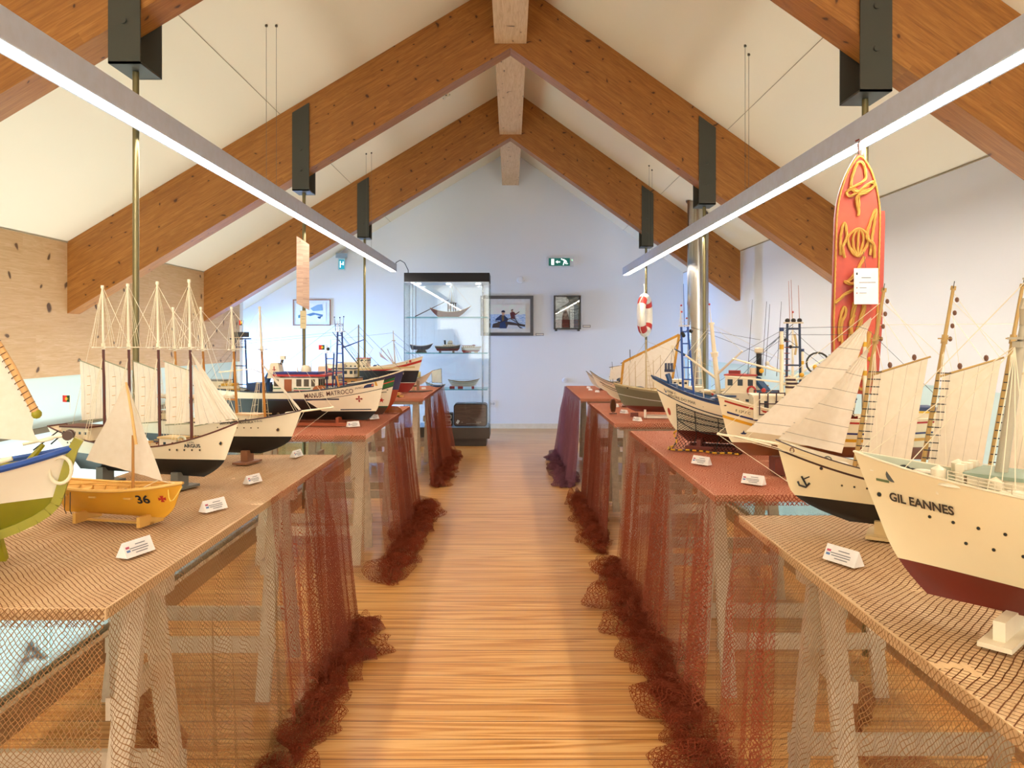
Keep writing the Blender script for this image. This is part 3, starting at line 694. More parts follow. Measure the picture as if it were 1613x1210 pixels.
class Hull:
    def __init__(s, L, B, mid, bow, stern, z0=.04, rake=.1, fore=.04, srake=.06, tr=.55, bul=.03, e=.42, tm=.5, pb=(1.5, 2.6), ps=2.4, wl=.06, tlow=.38, wlf=None, keelrise=0):
        for k, v in locals().items():
            if k != 's': setattr(s, k, v)
    def zs(s, t):
        t = min(max(t, 0), 1)
        return s.z0 + s.mid + (s.bow-s.mid)*max(0, (t-s.tlow)/(1-s.tlow))**2 + (s.stern-s.mid)*max(0, (s.tlow-t)/s.tlow)**2
    def zk(s, t): return s.z0 + s.keelrise*max(0, (.25-t)/.25)**2
    def xb(s, v): return s.L/2 - s.rake*(1-v) - s.fore*max(0, 1-v/.4)**2.2
    def xs(s, v): return -s.L/2 + s.srake*max(0, 1-v)**1.4
    def P(s, t, v, side=1):
        w_b = 1 - max(0, (t-s.tm)/(1-s.tm))**(s.pb[0]+(s.pb[1]-s.pb[0])*v)
        trv = s.tr*min(1, max(0, (v-.25)/.6))**.7
        w_s = 1 - (1-trv)*max(0, (s.tm-t)/s.tm)**(1.3+(s.ps-1.3)*v)
        m = abs(t-.5)*2
        ee = s.e + (.95-s.e)*m**2.2
        y = s.B/2*max(0, min(w_b, w_s))*max(v, 0)**ee
        z = s.zk(t) + v*(s.zs(t)-s.zk(t)); x = s.xs(v) + t*(s.xb(v)-s.xs(v))
        return Vector((x, side*max(y, .0012), z))
    def tv(s, x, z):
        t = min(1, max(0, (x+s.L/2)/s.L))
        for _ in range(14):
            v = min(1, max(0, (z-s.zk(t))/(s.zs(t)-s.zk(t)))); t = min(1, max(0, (x-s.xs(v))/(s.xb(v)-s.xs(v))))
        return t, v
    def on(s, x, z, side, off=.0012):
        t, v = s.tv(x, z); p = s.P(t, v, side); return Vector((x, p.y+side*off, z))
    def wlz(s, t): return s.z0 + s.wl + (s.wlf(t) if s.wlf else 0)
    def deckz(s, x):
        t = min(1, max(0, (x+s.L/2)/s.L)); return s.zs(t)-s.bul
    def railz(s, x): return s.zs((x+s.L/2)/s.L)
    def halfw(s, x): t, v = s.tv(x, s.railz(x)); return abs(s.P(t, 1).y)
    def build(s, par, mat, deckmat, railmat, railr=.0035, inner=None, thwarts=None):
        nt, nv = 56, 18; m = MB()
        for sd in (-1, 1):
            m.grid(lambda u, v: s.P(u, v, sd), nt, nv, lambda u, v: (s.P(u, v).z-s.wlz(u), s.zs(u)-s.P(u, v).z), flip=(sd > 0))
        n = len(m.v)                                    # transom
        for j in range(nv+1):
            for sd in (-1, 1):
                p = s.P(0, j/nv, sd); m.v.append(tuple(p)); m.uv[len(m.v)-1] = (p.z-s.wlz(0), s.zs(0)-p.z)
        for j in range(nv): m.f.append((n+2*j, n+2*j+2, n+2*j+3, n+2*j+1))
        n = len(m.v)                                    # stem strip
        for j in range(nv+1):
            for sd in (-1, 1):
                p = s.P(1, j/nv, sd); m.v.append(tuple(p)); m.uv[len(m.v)-1] = (p.z-s.wlz(1), s.zs(1)-p.z)
        for j in range(nv): m.f.append((n+2*j, n+2*j+1, n+2*j+3, n+2*j+2))
        n = len(m.v)                                    # keel flat
        for i in range(nt+1):
            for sd in (-1, 1):
                p = s.P(i/nt, 0, sd); m.v.append(tuple(p)); m.uv[len(m.v)-1] = (-.05, .5)
        for i in range(nt): m.f.append((n+2*i, n+2*i+1, n+2*i+3, n+2*i+2))
        h = m.build('hull', mat, par, True, 50)
        th = .003
        def ins(u, sd, q):                              # inner side of the bulwark
            z = s.zs(u)-(s.bul)*q; v = 1-(s.bul*q)/(s.zs(u)-s.zk(u)); p = s.P(.012+u*.972, v, sd)
            return Vector((p.x, sd*max(.0004, abs(p.y)-th), z if q < 1 else s.zs(u)-s.bul))
        mi = MB()
        for sd in (-1, 1): mi.grid(lambda u, v: ins(u, sd, v), 40, 3, flip=(sd < 0))
        mi.build('bulwark_lining', inner or WHITE, par)
        MB().grid(lambda u, v: ins(u, 1, 1).lerp(ins(u, -1, 1), v) + Vector((0, 0, .0008)), 40, 4, lambda u, v: (u*s.L, v*s.B)).build('deck', deckmat, par)
        rr = MB().tube([s.P(i/40, 1, 1)+Vector((0,0,.001)) for i in range(41)] + [s.P(i/40, 1, -1)+Vector((0,0,.001)) for i in range(40, -1, -1)] + [s.P(0, 1, 1)+Vector((0,0,.001))], railr, 6)
        rr.build('cap_rail', railmat, par)
        return h
    def text(s, body, x, z, size, side, mat, par, bold=.012, slope=0, name='lettering', ys=1):
        k = 1 if side < 0 else -1
        return flat_text(body, size, lambda a, b: s.on(x+k*a, z+b*ys+slope*a, side, .0028), mat, par, bold, name)
    def patch(s, pts, x, z, side, mat, par, name='painted_mark', slope=0):
        """polygon (a,b offsets) laid on the hull side"""
        k = 1 if side < 0 else -1; m = MB(); n = len(pts)
        for a, b in pts: m.v.append(tuple(s.on(x+k*a, z+b+slope*a, side)))
        m.v.append(tuple(s.on(x, z, side, .0016))); c = n
        for i in range(n): m.f.append((i, (i+1) % n, c) if side < 0 else ((i+1) % n, i, c))
        return m.build(name, mat, par, False)
    def stripe(s, x0, x1, z0, z1, side, mat, par, w=.006, name='painted_stripe'):
        m = MB(); N = 24
        for i in range(N+1):
            f = i/N; x = x0+(x1-x0)*f; z = z0+(z1-z0)*f
            for q in (0, 1): m.v.append(tuple(s.on(x, z+(q-.5)*w, side, .0011)))
        for i in range(N): m.f.append((2*i, 2*i+2, 2*i+3, 2*i+1))
        return m.build(name, mat, par, False)
    def portholes(s, xs, z, side, par, r=.004, mat=None, rim=None, zf=None):
        for x in xs:
            zz = z if zf is None else zf(x)
            c = s.on(x, zz, side, 0); m = MB().lathe([(0, 0), (r, 0), (r, .0018), (0, .0018)] if side > 0 else [(0, 0), (r, 0), (r, -.0018), (0, -.0018)], (0,0,0), 'Y', 12)
            o = m.build('porthole', mat or BLACK, par); o.location = c
            a = MB().tube([(r*1.05*math.cos(q*PI/6), side*.001, r*1.05*math.sin(q*PI/6)) for q in range(13)], r*.22, 5).build('porthole_rim', rim or TAN, o)
def planked(name, a, b, w_=.006):
    t = NT(name); s = t.n('SeparateXYZ', {0: t.coord('Object')}); f = t.math('FRACT', t.math('DIVIDE', s.outputs[1], w_))
    t.base(t.mix(t.math('LESS_THAN', f, .14), a, b), .55); return t.m
DECKW = planked('pine_deck', '#c9a368', '#8a6434'); DECKG = M('#8e9a86', .6); DECKB = M('#2b4a74', .5); DECKR = M('#8a4a34', .6)
def stand_blocks(par, H, xs, mat, w_=.02, base=True):
    for x in xs:
        zk = H.z0+.012
        m = MB().box((x, 0, zk/2), (w_, min(.05, H.B*.4), zk)).build('stand_block', mat, par, False)
        if base: MB().box((x, 0, .004), (w_*2.2, H.B*.95, .008)).build('stand_foot', mat, par, False)
def cradle(par, x0, x1, B, mat, z=.03, plank=True):
    for sy in (-1, 1): MB().box(((x0+x1)/2, sy*B*.28, .009), (x1-x0, .02, .018)).build('cradle_rail', mat, par, False)
    for x in (x0+.06, x1-.06): MB().box((x, 0, z/2+.012), (.018, B*.62, z+.012)).build('cradle_post', mat, par, False)
def mast(par, H, x, h, h1, rake=0, r=.0045, low=BROWN, up=CREAM, tree=.03, z=None):
    zb = H.deckz(x) if z is None else z
    P = lambda zz, dy=0, dx=0: Vector((x-(zz-zb)*rake+dx, dy, zz))
    m = MB().cyl(P(zb), P(h1), r, r*.85, 10).build('mast', low, par)
    if h > h1:
        MB().cyl(P(h1-.012), P(h), r*.8, r*.65, 10).build('topmast', up, m)
        MB().cyl(P(h-.006), P(h+.004), r*1.1, r*1.0, 10).build('mast_cap', up, m)
        if tree: MB().box(P(h1), (.01, tree*2, .004)).box(P(h1, 0, .006), (tree*.5, .006, .004)).build('crosstree', up, m, False)
        MB().cyl(P(h1-.008), P(h1+.014), r*1.25, k=8).build('mast_band', up, m)
    return P
def lines(par, segs, mat=ROPE, r=.0007, name='rigging'):
    m = MB()
    for sg_ in segs:
        a, b = sg_[0], sg_[1]; m.line(a, b, r, 4, sg_[2] if len(sg_) > 2 else 0)
    return m.build(name, mat, par)
def shrouds(H, P, x, z1, segs, dxs=(-.02, -.008, .004), rat=None):
    for sd in (-1, 1):
        ft = []
        for dx in dxs:
            xx = x+dx-.01; f = Vector((xx, sd*H.halfw(xx)*.97, H.railz(xx))); segs.append((P(z1), f)); ft.append(f)
        n_ = 9
        for i in range(1, n_ if rat else 1):
            q = i/n_; segs.append((P(z1).lerp(ft[0], q), P(z1).lerp(ft[-1], q)))
def topstays(P, h, h1, tree, segs):
    for sd in (-1, 1):
        for dx in (-.012, 0, .012): segs.append((P(h-.008), P(h1, sd*tree*.95, dx)))
def sail_mat(name, c1='#efe7d6', c2='#e2d6bf', lines_=None, k=5, wdt=.03, ax=0):
    t = NT(name); uv = t.coord('UV'); s = t.n('SeparateXYZ', {0: uv}); n_ = t.noise(t.coord('Object'), 60, 3)
    c = t.mix(n_, c1, c2)
    if lines_: c = t.mix(t.math('MULTIPLY', t.math('LESS_THAN', t.math('FRACT', t.math('MULTIPLY_ADD', s.outputs[ax], k, .5)), wdt), .75), c, lines_)
    t.base(c, .9); t.b.inputs['Transmission Weight'].default_value = 0
    tl = t.n('BsdfTranslucent', {0: c}); mx = t.n('MixShader', {0: .3, 1: t.b.outputs[0], 2: tl.outputs[0]}); t.t.links.new(mx.outputs[0], t.out.inputs[0])
    return t.m
SAIL = sail_mat('cream_sailcloth'); SAILS = sail_mat('cream_sailcloth_seamed', lines_='#8a8478', k=4, wdt=.035); SAILX = sail_mat('cream_jib_cloth', '#ebe1cf', '#dccdb4', '#7d7364', 6, .03, 1)
def sail(par, a, b, c, d, belly=.012, mat=None, name='sail', n_=16, wr=.0012):
    """corners: a low fore, b low aft, c high aft, d high fore; u from fore to aft"""
    a, b, c, d = map(Vector, (a, b, c, d))
    nr = (b-a).cross(d-a)
    if nr.length < 1e-9: nr = Vector((0, 1, 0))
    nr.normalize()
    def f(u, v):
        p = a.lerp(b, u).lerp(d.lerp(c, u), v)
        return p + nr*(belly*math.sin(PI*u)**.8*math.sin(PI*(v*.85+.08)) + wr*math.sin(u*34+v*9))
    return MB().grid(f, n_, n_, lambda u, v: (u, v)).build(name, mat or SAILS, par)
def spar(par, a, b, r=.003, mat=MAST, name='spar'): return MB().tube([a, b], r, 8, r*.75).build(name, mat, par)
def house(par, x, y, z, lx, ly, lz, mat, roof=None, name='deckhouse', win=0, winz=.6, winw=.012, winh=.012, front=0, taper=1, over=.005, door=None, pane=None, sides=(-1, 1), rake=0):
    h = MB().box((x, y, z+lz/2), (lx, ly, lz), taper=taper, tx=taper).build(name, mat, par, False)
    if roof: MB().box((x, y, z+lz+.003), (lx*taper+2*over, ly*taper+2*over, .006)).build('roof', roof, h, False)
    pm = pane or M('#3a4650', .15)
    for sd in sides:
        for i in range(win):
            xx = x-lx/2+lx*(i+.5)/win if door is None else x-lx/2+lx*(i+.5)/(win)
            MB().box((xx, y+sd*(ly/2*(1-(1-taper)*winz)), z+lz*winz), (winw, .002, winh)).build('window', pm, h, False)
        if door is not None:
            MB().box((x+door, y+sd*(ly/2+.0004), z+lz*.42), (.018, .0022, lz*.78)).build('door', BROWN, h, False)
    for i in range(front):
        yy = y-ly/2+ly*(i+.5)/front
        for sx in (1,): MB().box((x+sx*(lx/2*(1-(1-taper)*winz)), yy, z+lz*winz), (.002, ly/front*.7, winh)).build('window', pm, h, False)
    return h
def railing(par, pts, h=.02, mat=None, r=.0008, rows=2):
    m = MB(); pts = [Vector(p) for p in pts]
    for i in range(len(pts)-1):
        n_ = max(1, int((pts[i+1]-pts[i]).length/.025))
        for k in range(n_+1):
            p = pts[i].lerp(pts[i+1], k/n_); m.line(p, p+Vector((0, 0, h)), r)
        for q in range(1, rows+1): m.line(pts[i]+Vector((0,0,h*q/rows)), pts[i+1]+Vector((0,0,h*q/rows)), r)
    return m.build('railing', mat or CREAM, par)
def ladder_tower(par, x, z0, z1, w0, w1, mat, rungs=6, along='y', r=.005, name='ladder_mast', lean=0):
    m = MB(); V = (lambda s_, z, q: (x-lean*q, s_, z)) if along == 'y' else (lambda s_, z, q: (x+s_-lean*q, 0, z))
    for s_ in (-1, 1): m.bar(V(s_*w0/2, z0, 0), V(s_*w1/2, z1, 1), r, r)
    for i in range(rungs):
        q = (i+.6)/rungs; w_ = w0+(w1-w0)*q; z = z0+(z1-z0)*q; m.bar(V(-w_/2, z, q), V(w_/2, z, q), r*.7, r*.7)
    return m.build(name, mat, par, False)
def winch(par, x, y, z, r=.012, w_=.03, mat=GREY, rope=ROPE):
    t = MB().cyl((x, y-w_/2, z+r), (x, y+w_/2, z+r), r*.8, k=16).build('winch', rope, par)
    for s_ in (-1, 1): MB().cyl((x, y+s_*w_/2-.001, z+r), (x, y+s_*w_/2+.002, z+r), r*1.15, k=16).build('winch_flange', mat, t)
    return t
def flag_pt(par, p, w_=.035, h=.022, ang=0):
    """green and red flag with a yellow emblem, on a small staff"""
    x, y, z = p; m = MB().cyl((x, y, z-h*1.6), (x, y, z+h*.6), .0007, k=5).build('flagstaff', CREAM, par)
    ca, sa = math.cos(ang), math.sin(ang)
    def g(u0, u1): return MB().grid(lambda u, v: (x-ca*w_*(u0+(u1-u0)*u), y-sa*w_*(u0+(u1-u0)*u)+.002*math.sin(8*(u0+(u1-u0)*u)), z-h/2+h*v), 8, 4)
    g(0, .4).build('flag_green', M('#1f5a35', .7), m); g(.4, 1).build('flag_red', M('#d3241a', .7), m)
    for sd in (-1, 1): MB().lathe([(0, 0), (h*.24, 0), (h*.24, .0012*sd), (0, .0012*sd)], (x-ca*w_*.4, y-sa*w_*.4+.002*math.sin(3.2)+.0015*sd, z), 'Y', 12).build('flag_emblem', M('#e3b531', .6), m)
def lifeboat(par, x, y, z, L=.05, mat=None, upside=True):
    m = MB().grid(lambda u, v: (x+L*(u-.5), y+L*.17*math.sin(PI*u)**.6*math.cos(PI*v), z+(1 if upside else -1)*L*.13*math.sin(PI*u)**.5*math.sin(PI*v)), 14, 10)
    m.build('lifeboat', mat or WHITE, par)
def pole(par, a, b, r=.0012, mat=None, name='antenna'): return MB().tube([a, b], r, 6, r*.6).build(name, mat or DARKSTEEL, par)
def buoy(par, p, r=.007, mat=None): return MB().ball(p, r, k=12).build('buoy', mat or YELLOW, par)
def ship(name, label, cat, bow_px, D, th, L, z=ZT+.006):
    th = math.radians(th); X0 = (bow_px-804)/1200*D
    return thing(name, label, cat, (X0-math.cos(th)*L/2, D-math.sin(th)*L/2, z), th)
# ================================================================= THE MODEL SHIPS
SHIPC = 'model ship'
# ---- 1. white four-master with black bottom (ARGUS)
L = .775; H = Hull(L, .125, .095, .185, .15, z0=.044, rake=.075, fore=.06, srake=.11, tr=.62, bul=.018, wl=.06, tlow=.5, pb=(1.5, 2.7))
t = ship('four_masted_ship', 'white four-masted model ship with black bottom, lettered ARGUS, on the nearest left table', SHIPC, 375, 2.5, -18, L)
H.build(t, hull_mat('argus_paint', '#14130f', '#efe4c8'), DECKW, M('#5a2a1c', .4), .0028, CREAM)
for sd in (-1, 1):
    H.text('ARGUS', L/2-.15, .151, .0165, sd, M('#26303a', .5), t, .03); H.text('LX7N', L/2-.152, .163, .009, sd, M('#4a4a44', .5), t)
    H.portholes([L/2-.13, L/2-.155, L/2-.18, L/2-.205, L/2-.23], .137, sd, t, .0032)
    H.portholes([-L/2+.09, -L/2+.11, -L/2+.13], .14, sd, t, .003); H.portholes([L/2-.06], .16, sd, t, .006)
    H.patch([(-.008,-.002),(.008,-.002),(.008,.002),(-.008,.002)], -.12, .148, sd, BROWN, t, 'hull_hatch'); H.patch([(-.01,-.002),(.01,-.002),(.01,.002),(-.01,.002)], .08, .152, sd, TAN, t, 'hull_hatch')
stand_blocks(t, H, (L/2-.235, -L/2+.22), GREY, .03)
HT = .475; PS = []
segs = []
for i, s_ in enumerate((.185, .317, .444, .556)):
    x = L/2-s_; P = mast(t, H, x, .70-.004*i, HT, .02, .0052, M('#5b2416', .35), M('#efe6cc', .4), .045); PS.append((x, P))
    topstays(P, .70, HT, .045, segs); shrouds(H, P, x, HT-.02, segs, (-.028, -.014, 0), True)
    if i < 4:
        a = P(.225, 0, -.008); b = Vector((x-.105, 0, .215)); c = Vector((x-.112, 0, .425)); d = P(.40, 0, -.008)
        sl = sail(t, a, b, c, d, .010)
        spar(t, a+Vector((.01,0,-.004)), b+Vector((-.006,0,-.004)), .0022, M('#8f9070', .5), 'boom'); spar(t, d+Vector((.006,0,-.003)), c+Vector((-.006,0,.004)), .0022, M('#8f9070', .5), 'gaff')
        for q in range(5):
            for sd in (-1, 1):
                p = a.lerp(b, .55).lerp(d.lerp(c, .45), .12+.17*q); MB().box(p+Vector((0, sd*.0125, 0)), (.014, .0012, .0022), ry=-.1).build('reef_batten', M('#d3a566', .5), sl, False)
for i in range(3): lines(t, [(PS[i][1](HT), PS[i+1][1](HT)), (PS[i][1](.69), PS[i+1][1](HT+.01)), (PS[i+1][1](.69), PS[i][1](HT+.01))])
bowp = H.P(1, 1); P1 = PS[0][1]
sail(t, P1(.215, 0, .015), bowp+Vector((-.02,0,.004)), P1(.42, 0, .012), P1(.43, 0, .01), .008, SAILS, 'jib')
sail(t, bowp+Vector((-.075,0,.008)), bowp+Vector((0,0,.012)), P1(.46,0,.004), P1(.455, 0, .006), .010, SAILS, 'jib')
spar(t, P1(.212, 0, .012), bowp+Vector((-.02,0,.012)), .0022, M('#8f9070', .5), 'jib_boom')
segs += [(P1(.69), bowp), (P1(.66), bowp+Vector((-.03,0,0))), (PS[3][1](.69), H.P(0, 1)+Vector((.03,0,0)))]
lines(t, segs)
h = house(t, -L/2+.12, 0, H.deckz(-.27), .12, .07, .045, CREAM, M('#5a2a1c', .4), 'aft_deckhouse', 5, .6, .009, .009)
house(t, L/2-.25, 0, H.deckz(.14), .09, .055, .036, WHITE, TAN, 'fore_deckhouse', 2, .55, .01, .01)
house(t, -.02, 0, H.deckz(-.02), .06, .05, .024, CREAM, TAN, 'hatch_house', 0)
for x in (-.12, .03, .18):
    for sd in (-1, 1):
        MB().box((x, sd*.044, H.deckz(x)+.03), (.045, .004, .003)).build('pin_rail', TAN, t, False)
        for k in range(4): MB().ball((x-.016+.011*k, sd*.046, H.deckz(x)+.018), .0035, k=8).build('deadeye', BROWN, t)
for x in (-.16, -.05): lifeboat(t, x, .03, H.deckz(x)+.012, .06); lifeboat(t, x, -.03, H.deckz(x)+.012, .06)
m = MB().tube([(L/2-.20+.018*math.cos(a*PI/8), -.03, H.deckz(.19)+.018+.018*math.sin(a*PI/8)) for a in range(9)], .004, 8).build('companion_arch', M('#c3c7b4', .5), t)
flag_pt(t, (-L/2+.06, 0, .29), .036, .024)
# ---- 2. white schooner with black bottom and bowsprit (SANTA MARIA MANUELA)
L = .76; H = Hull(L, .12, .125, .178, .15, z0=.04, rake=.07, fore=.11, srake=.10, tr=.55, bul=.012, wl=.072, tlow=.45, pb=(1.5, 2.6))
t = ship('four_masted_ship', 'white model schooner with bowsprit and ochre lower masts, lettered SANTA MARIA MANUELA', SHIPC, 475, 3.05, -12, L)
H.build(t, hull_mat('manuela_paint', '#14130f', '#efe4c8'), DECKW, M('#3c1c18', .4), .003, CREAM)
for sd in (-1, 1):
    H.text('SANTA MARIA MANUELA', L/2-.255, .168, .0125, sd, M('#3a3a36', .5), t, .02, .06); H.text('V-9-N', L/2-.165, .175, .0125, sd, M('#5a5a50', .5), t, 0, .06)
    H.portholes([L/2-.17-.028*k for k in range(7)], .148, sd, t, .0025); H.portholes([L/2-.095], .14, sd, t, .007, M('#3a2420', .5)); H.portholes([L/2-.125], .197, sd, t, .004)
stand_blocks(t, H, (L/2-.24, -L/2+.2), M('#8a5a3a', .5), .03)
segs = []; PS = []
for i, s_ in enumerate((.16, .285, .425, .555)):
    x = L/2-s_; P = mast(t, H, x, .632, .461, .055, .0055, M('#b87a26', .4), M('#e8dfc4', .4), .036); PS.append(P)
    topstays(P, .632, .461, .036, segs); shrouds(H, P, x, .44, segs, (-.03, -.015, 0), True)
    for k in range(2): lines(t, [(P(.44), (x-.03-.01*k, sd*H.halfw(x-.03), H.railz(x-.03))) for sd in (-1, 1)])
    if i: spar(t, P(.255, 0, 0), P(.262, 0, -.11), .003, M('#c98a3a', .5), 'boom'); MB().tube([P(.268, 0, -.004-.01*q)+Vector((0, .002*math.sin(q), .002*math.sin(q*2))) for q in range(11)], [.006+.0025*math.sin(q*1.7) for q in range(11)], 8).build('furled_sail', SAIL, t)
for i in range(3): segs += [(PS[i](.461), PS[i+1](.461)), (PS[i](.625), PS[i+1](.47)), (PS[i+1](.625), PS[i](.47))]
b0, b1 = Vector((L/2-.07, 0, .205)), Vector((L/2+.135, 0, .232))
spar(t, b0, b1, .0045, CREAM, 'bowsprit'); MB().ball(b1, .006).build('sprit_cap', CREAM, t)
segs += [(PS[0](.625), b1), (PS[0](.54), b0.lerp(b1, .55)), (PS[0](.46), b0.lerp(b1, .25)), (PS[0](.455), Vector((L/2-.03, 0, .212))), (b1, H.P(1, .35)), (b0.lerp(b1, .4), H.P(1, .6))]
MB().tube([PS[0](.40).lerp(Vector((L/2-.005, 0, .217)), q/10) for q in range(11)], [.0035+.002*abs(math.sin(q*1.9)) for q in range(11)], 8).build('furled_jib', SAIL, t)
lines(t, segs)
house(t, L/2-.23, 0, H.deckz(.15), .10, .055, .032, CREAM, M('#d9b58a', .5), 'fore_deckhouse', 3, .5, .005, .005); house(t, 0, 0, H.deckz(0), .12, .05, .03, CREAM, TAN, 'mid_deckhouse', 4, .5, .007, .007)
house(t, -L/2+.14, 0, H.deckz(-.24), .11, .06, .035, CREAM, M('#5a2a1c', .4), 'aft_deckhouse', 3)
for sd in (-1, 1):
    for x in (.2, .06, -.08): MB().box((x, sd*.042, H.deckz(x)+.028), (.05, .004, .003)).build('pin_rail', TAN, t, False)
# ---- 3. green and white boat with blue gunwale
L = .66; H = Hull(L, .24, .135, .185, .165, z0=.068, rake=.05, fore=.10, srake=.05, tr=.05, bul=.05, wl=.078, e=.5, pb=(1.6, 2.2), ps=2.0, tlow=.45)
t = ship('fishing_boat', 'olive and white model boat with blue gunwale and big laced sail at the left edge', 'model boat', 112, 1.74, 22, L)
H.build(t, hull_mat('olive_boat_paint', '#8f8a18', '#efe6d0'), M('#a89a22', .5), M('#2350a4', .4), .0075, M('#b0a92e', .5))
OL = M('#9a9418', .45)
m = MB()
pts = [H.P(1, v/12)+Vector((.004, 0, 0)) for v in range(13)] + [H.P(1, 1)+Vector((.016, 0, .022))]
for i in range(len(pts)-1): m.bar(pts[i], pts[i+1], .020, .020)
m.build('stem_post', OL, t)
for x in (L/2-.15, -.10):
    for sd in (-1, 1): MB().bar((x, sd*.010, .09), (x+.01, sd*.05, .002), .013, .014).build('stand_leg', OL, t, False)
    MB().bar((x+.004, -.03, .045), (x+.004, .03, .045), .008, .01).build('stand_bar', OL, t, False)
tp = H.P(1, 1)+Vector((-.005, 0, .02))
MB().tube([tp+Vector((.006+.022*math.cos(a*PI/10)-.02, -.016, -.065+.030*math.sin(a*PI/10))) for a in range(21)], .0042, 8).build('bow_rope_loop', ROPE, t)
for sd in (-1, 1): MB().cyl(tp+Vector((0, sd*.008, .012)), tp+Vector((0, sd*.018, .012)), .011, k=14).build('bow_fairlead', M('#4a3018', .4), t)
MB().tube([tp+Vector((-.09, 0, -.005)), tp+Vector((-.06, .01, .0)), tp+Vector((-.035, .0, .008)), tp+Vector((-.01, 0, .01))], .0035, 8).build('bow_rope', ROPE, t)
S0 = Vector((.262, .0, .335)); SM = Vector((.160, 0, .55)); S1 = Vector((.06, .0, .735)); TK = Vector((.268, 0, .272))
MB().cyl((-.02, 0, .1), (-.02, 0, .78), .009, .007, 12).build('mast', M('#d9a860', .5), t)
yd = MB().tube([S0, S0.lerp(SM, .5)+Vector((.004,0,0)), SM, S1], .0080, 12, .006).build('yard', M('#e0b070', .5), t)
MB().ball(S0, .011).build('yard_end', OL, yd)
m = MB()
for i in range(34):
    q = (i+.6)/34.5; p = S0.lerp(SM, q*2) if q < .5 else SM.lerp(S1, q*2-1); d = (S1-S0).normalized(); u = d.orthogonal().normalized(); w_ = d.cross(u)
    m.tube([p+u*.0090*math.cos(a*PI/5)+w_*.0090*math.sin(a*PI/5)+d*.0006*a for a in range(11)], .0009, 4)
m.build('sail_lacing', M('#5a3a1e', .7), yd)
def big(u, v):
    F = TK.lerp(S0, v/.14)+Vector((-.012*math.sin(PI*min(1, v/.14)), 0, 0)) if v < .14 else (S0.lerp(SM, (v-.14)/.43) if v < .57 else SM.lerp(S1, (v-.57)/.43))
    A = Vector((-.40, 0, .30+.40*v))
    p = F.lerp(A, u)+Vector((-.006 if v > .14 else 0, 0, 0)); p.y += .03*math.sin(PI*u)*math.sin(PI*min(1, v+.1)) + .002*math.sin(u*17+v*7); p.z += .02*math.sin(PI*u)*(1-v); return p
MB().grid(big, 24, 28, lambda u, v: (u, v)).build('sail', SAIL, t)
MB().tube([TK, tp+Vector((-.03,0,.005))], .003, 8).build('tack_rope', ROPE, t)
pole(t, Vector((.10, -.05, .215)), Vector((.20, -.05, .238)), .007, OL, 'oar'); MB().cyl((.20, -.05, .238), (.225, -.05, .245), .007, .005, 12).build('oar_grip', ROPE, t)
pole(t, Vector((.225, .03, .205)), Vector((.27, .03, .262)), .009, OL, 'bow_bitt')
MB().tube([Vector((.25,.03,.25)), Vector((.30,.03,.292)), Vector((.31,.03,.286)), Vector((.285,.03,.262))], .0016, 6).build('iron_hook', BLACK, t)
# ---- 4. yellow dinghy number 36
L = .41; H = Hull(L, .13, .075, .095, .082, z0=.02, rake=.035, fore=.02, srake=.03, tr=.6, bul=.045, wl=-.05, e=.5, pb=(1.7, 2.3), tlow=.4)
YW = M('#d79a30', .35); YL = M('#e2b25c', .4)
t = ship('rowing_boat', 'yellow wooden model dinghy numbered 36 with small white sail', 'model boat', 287, 2.05, -14, L)
H.build(t, hull_mat('yellow_varnish', '#d9981f', '#d99c24'), planked('yellow_planks', '#d9a445', '#a06a1c', .012), YL, .0045, YL)
for sd in (-1, 1):
    H.text('36', L/2-.095, .073, .033, sd, M('#20242c', .5), t, .025)
    cr = .0085; pts = []
    for k in range(4):
        a = k*PI/2; ca, sa = math.cos(a), math.sin(a)
        for (u, v) in ((cr*.25, -cr*.25), (cr*1.05, -cr*.55), (cr*1.05, cr*.55)): pts.append((u*ca-v*sa, u*sa+v*ca))
    H.patch(pts, L/2-.05, .074, sd, M('#b4281a', .5), t, 'red_cross')
for x in (-.13, -.03, .075): MB().box((x, 0, .078), (.022, H.halfw(x)*1.86, .004)).build('thwart', YL, t, False)
for i in range(9):
    x = -.16+.037*i
    for sd in (-1, 1): MB().tube([H.on(x, H.railz(x)-dz_, sd, -.0065) for dz_ in (.003, .014, .028, .042)], .0018, 5).build('rib', YL, t)
mx = L/2-.156; MB().cyl((mx, 0, .05), (mx, 0, .24), .0042, .0035, 10).build('mast', M('#c08a45', .5), t)
Y0, Y1 = Vector((mx+.01, 0, .215)), Vector((mx-.022, 0, .385))
MB().tube([Y0, Y0.lerp(Y1,.5)+Vector((.002,0,0)), Y1], .0042, 10, .003).build('yard', M('#e2b873', .5), t)
sail(t, Vector((mx+.095, 0, .118)), Vector((mx-.155, 0, .166)), Y1+Vector((-.006,0,-.01)), Y1+Vector((.001,0,0)), .026, SAIL, 'sail')
for p in ((Vector((mx+.095,0,.118)), Vector((L/2-.02,.0,.115))), (Vector((mx+.095,0,.118)), Vector((L/2-.06,.03,.105))), (Vector((mx+.08,0,.12)), Vector((mx+.05,-.04,.1)))): lines(t, [p], r=.0009)
pole(t, (-.17, -.035, .10), (mx-.02, -.02, .115), .0028, YL, 'oar'); pole(t, (-.13, .02, .094), (.06, .035, .094), .0028, YL, 'oar')
MB().ball((mx+.012, -.042, .094), .0085, k=14).build('black_block', BLACK, t)
MB().tube([Vector((L/2-.03, -.012, .10))+Vector((.008*q, -.006-.012*math.sin(q*.7), -.028*math.sin(q*.7))) for q in range(6)], .0014, 6).build('bow_rope', M('#e3c05a', .6), t)
for x in (L/2-.10, -.1):
    MB().box((x, 0, .014), (.010, .095, .028)).build('stand_board', YL, t, False)
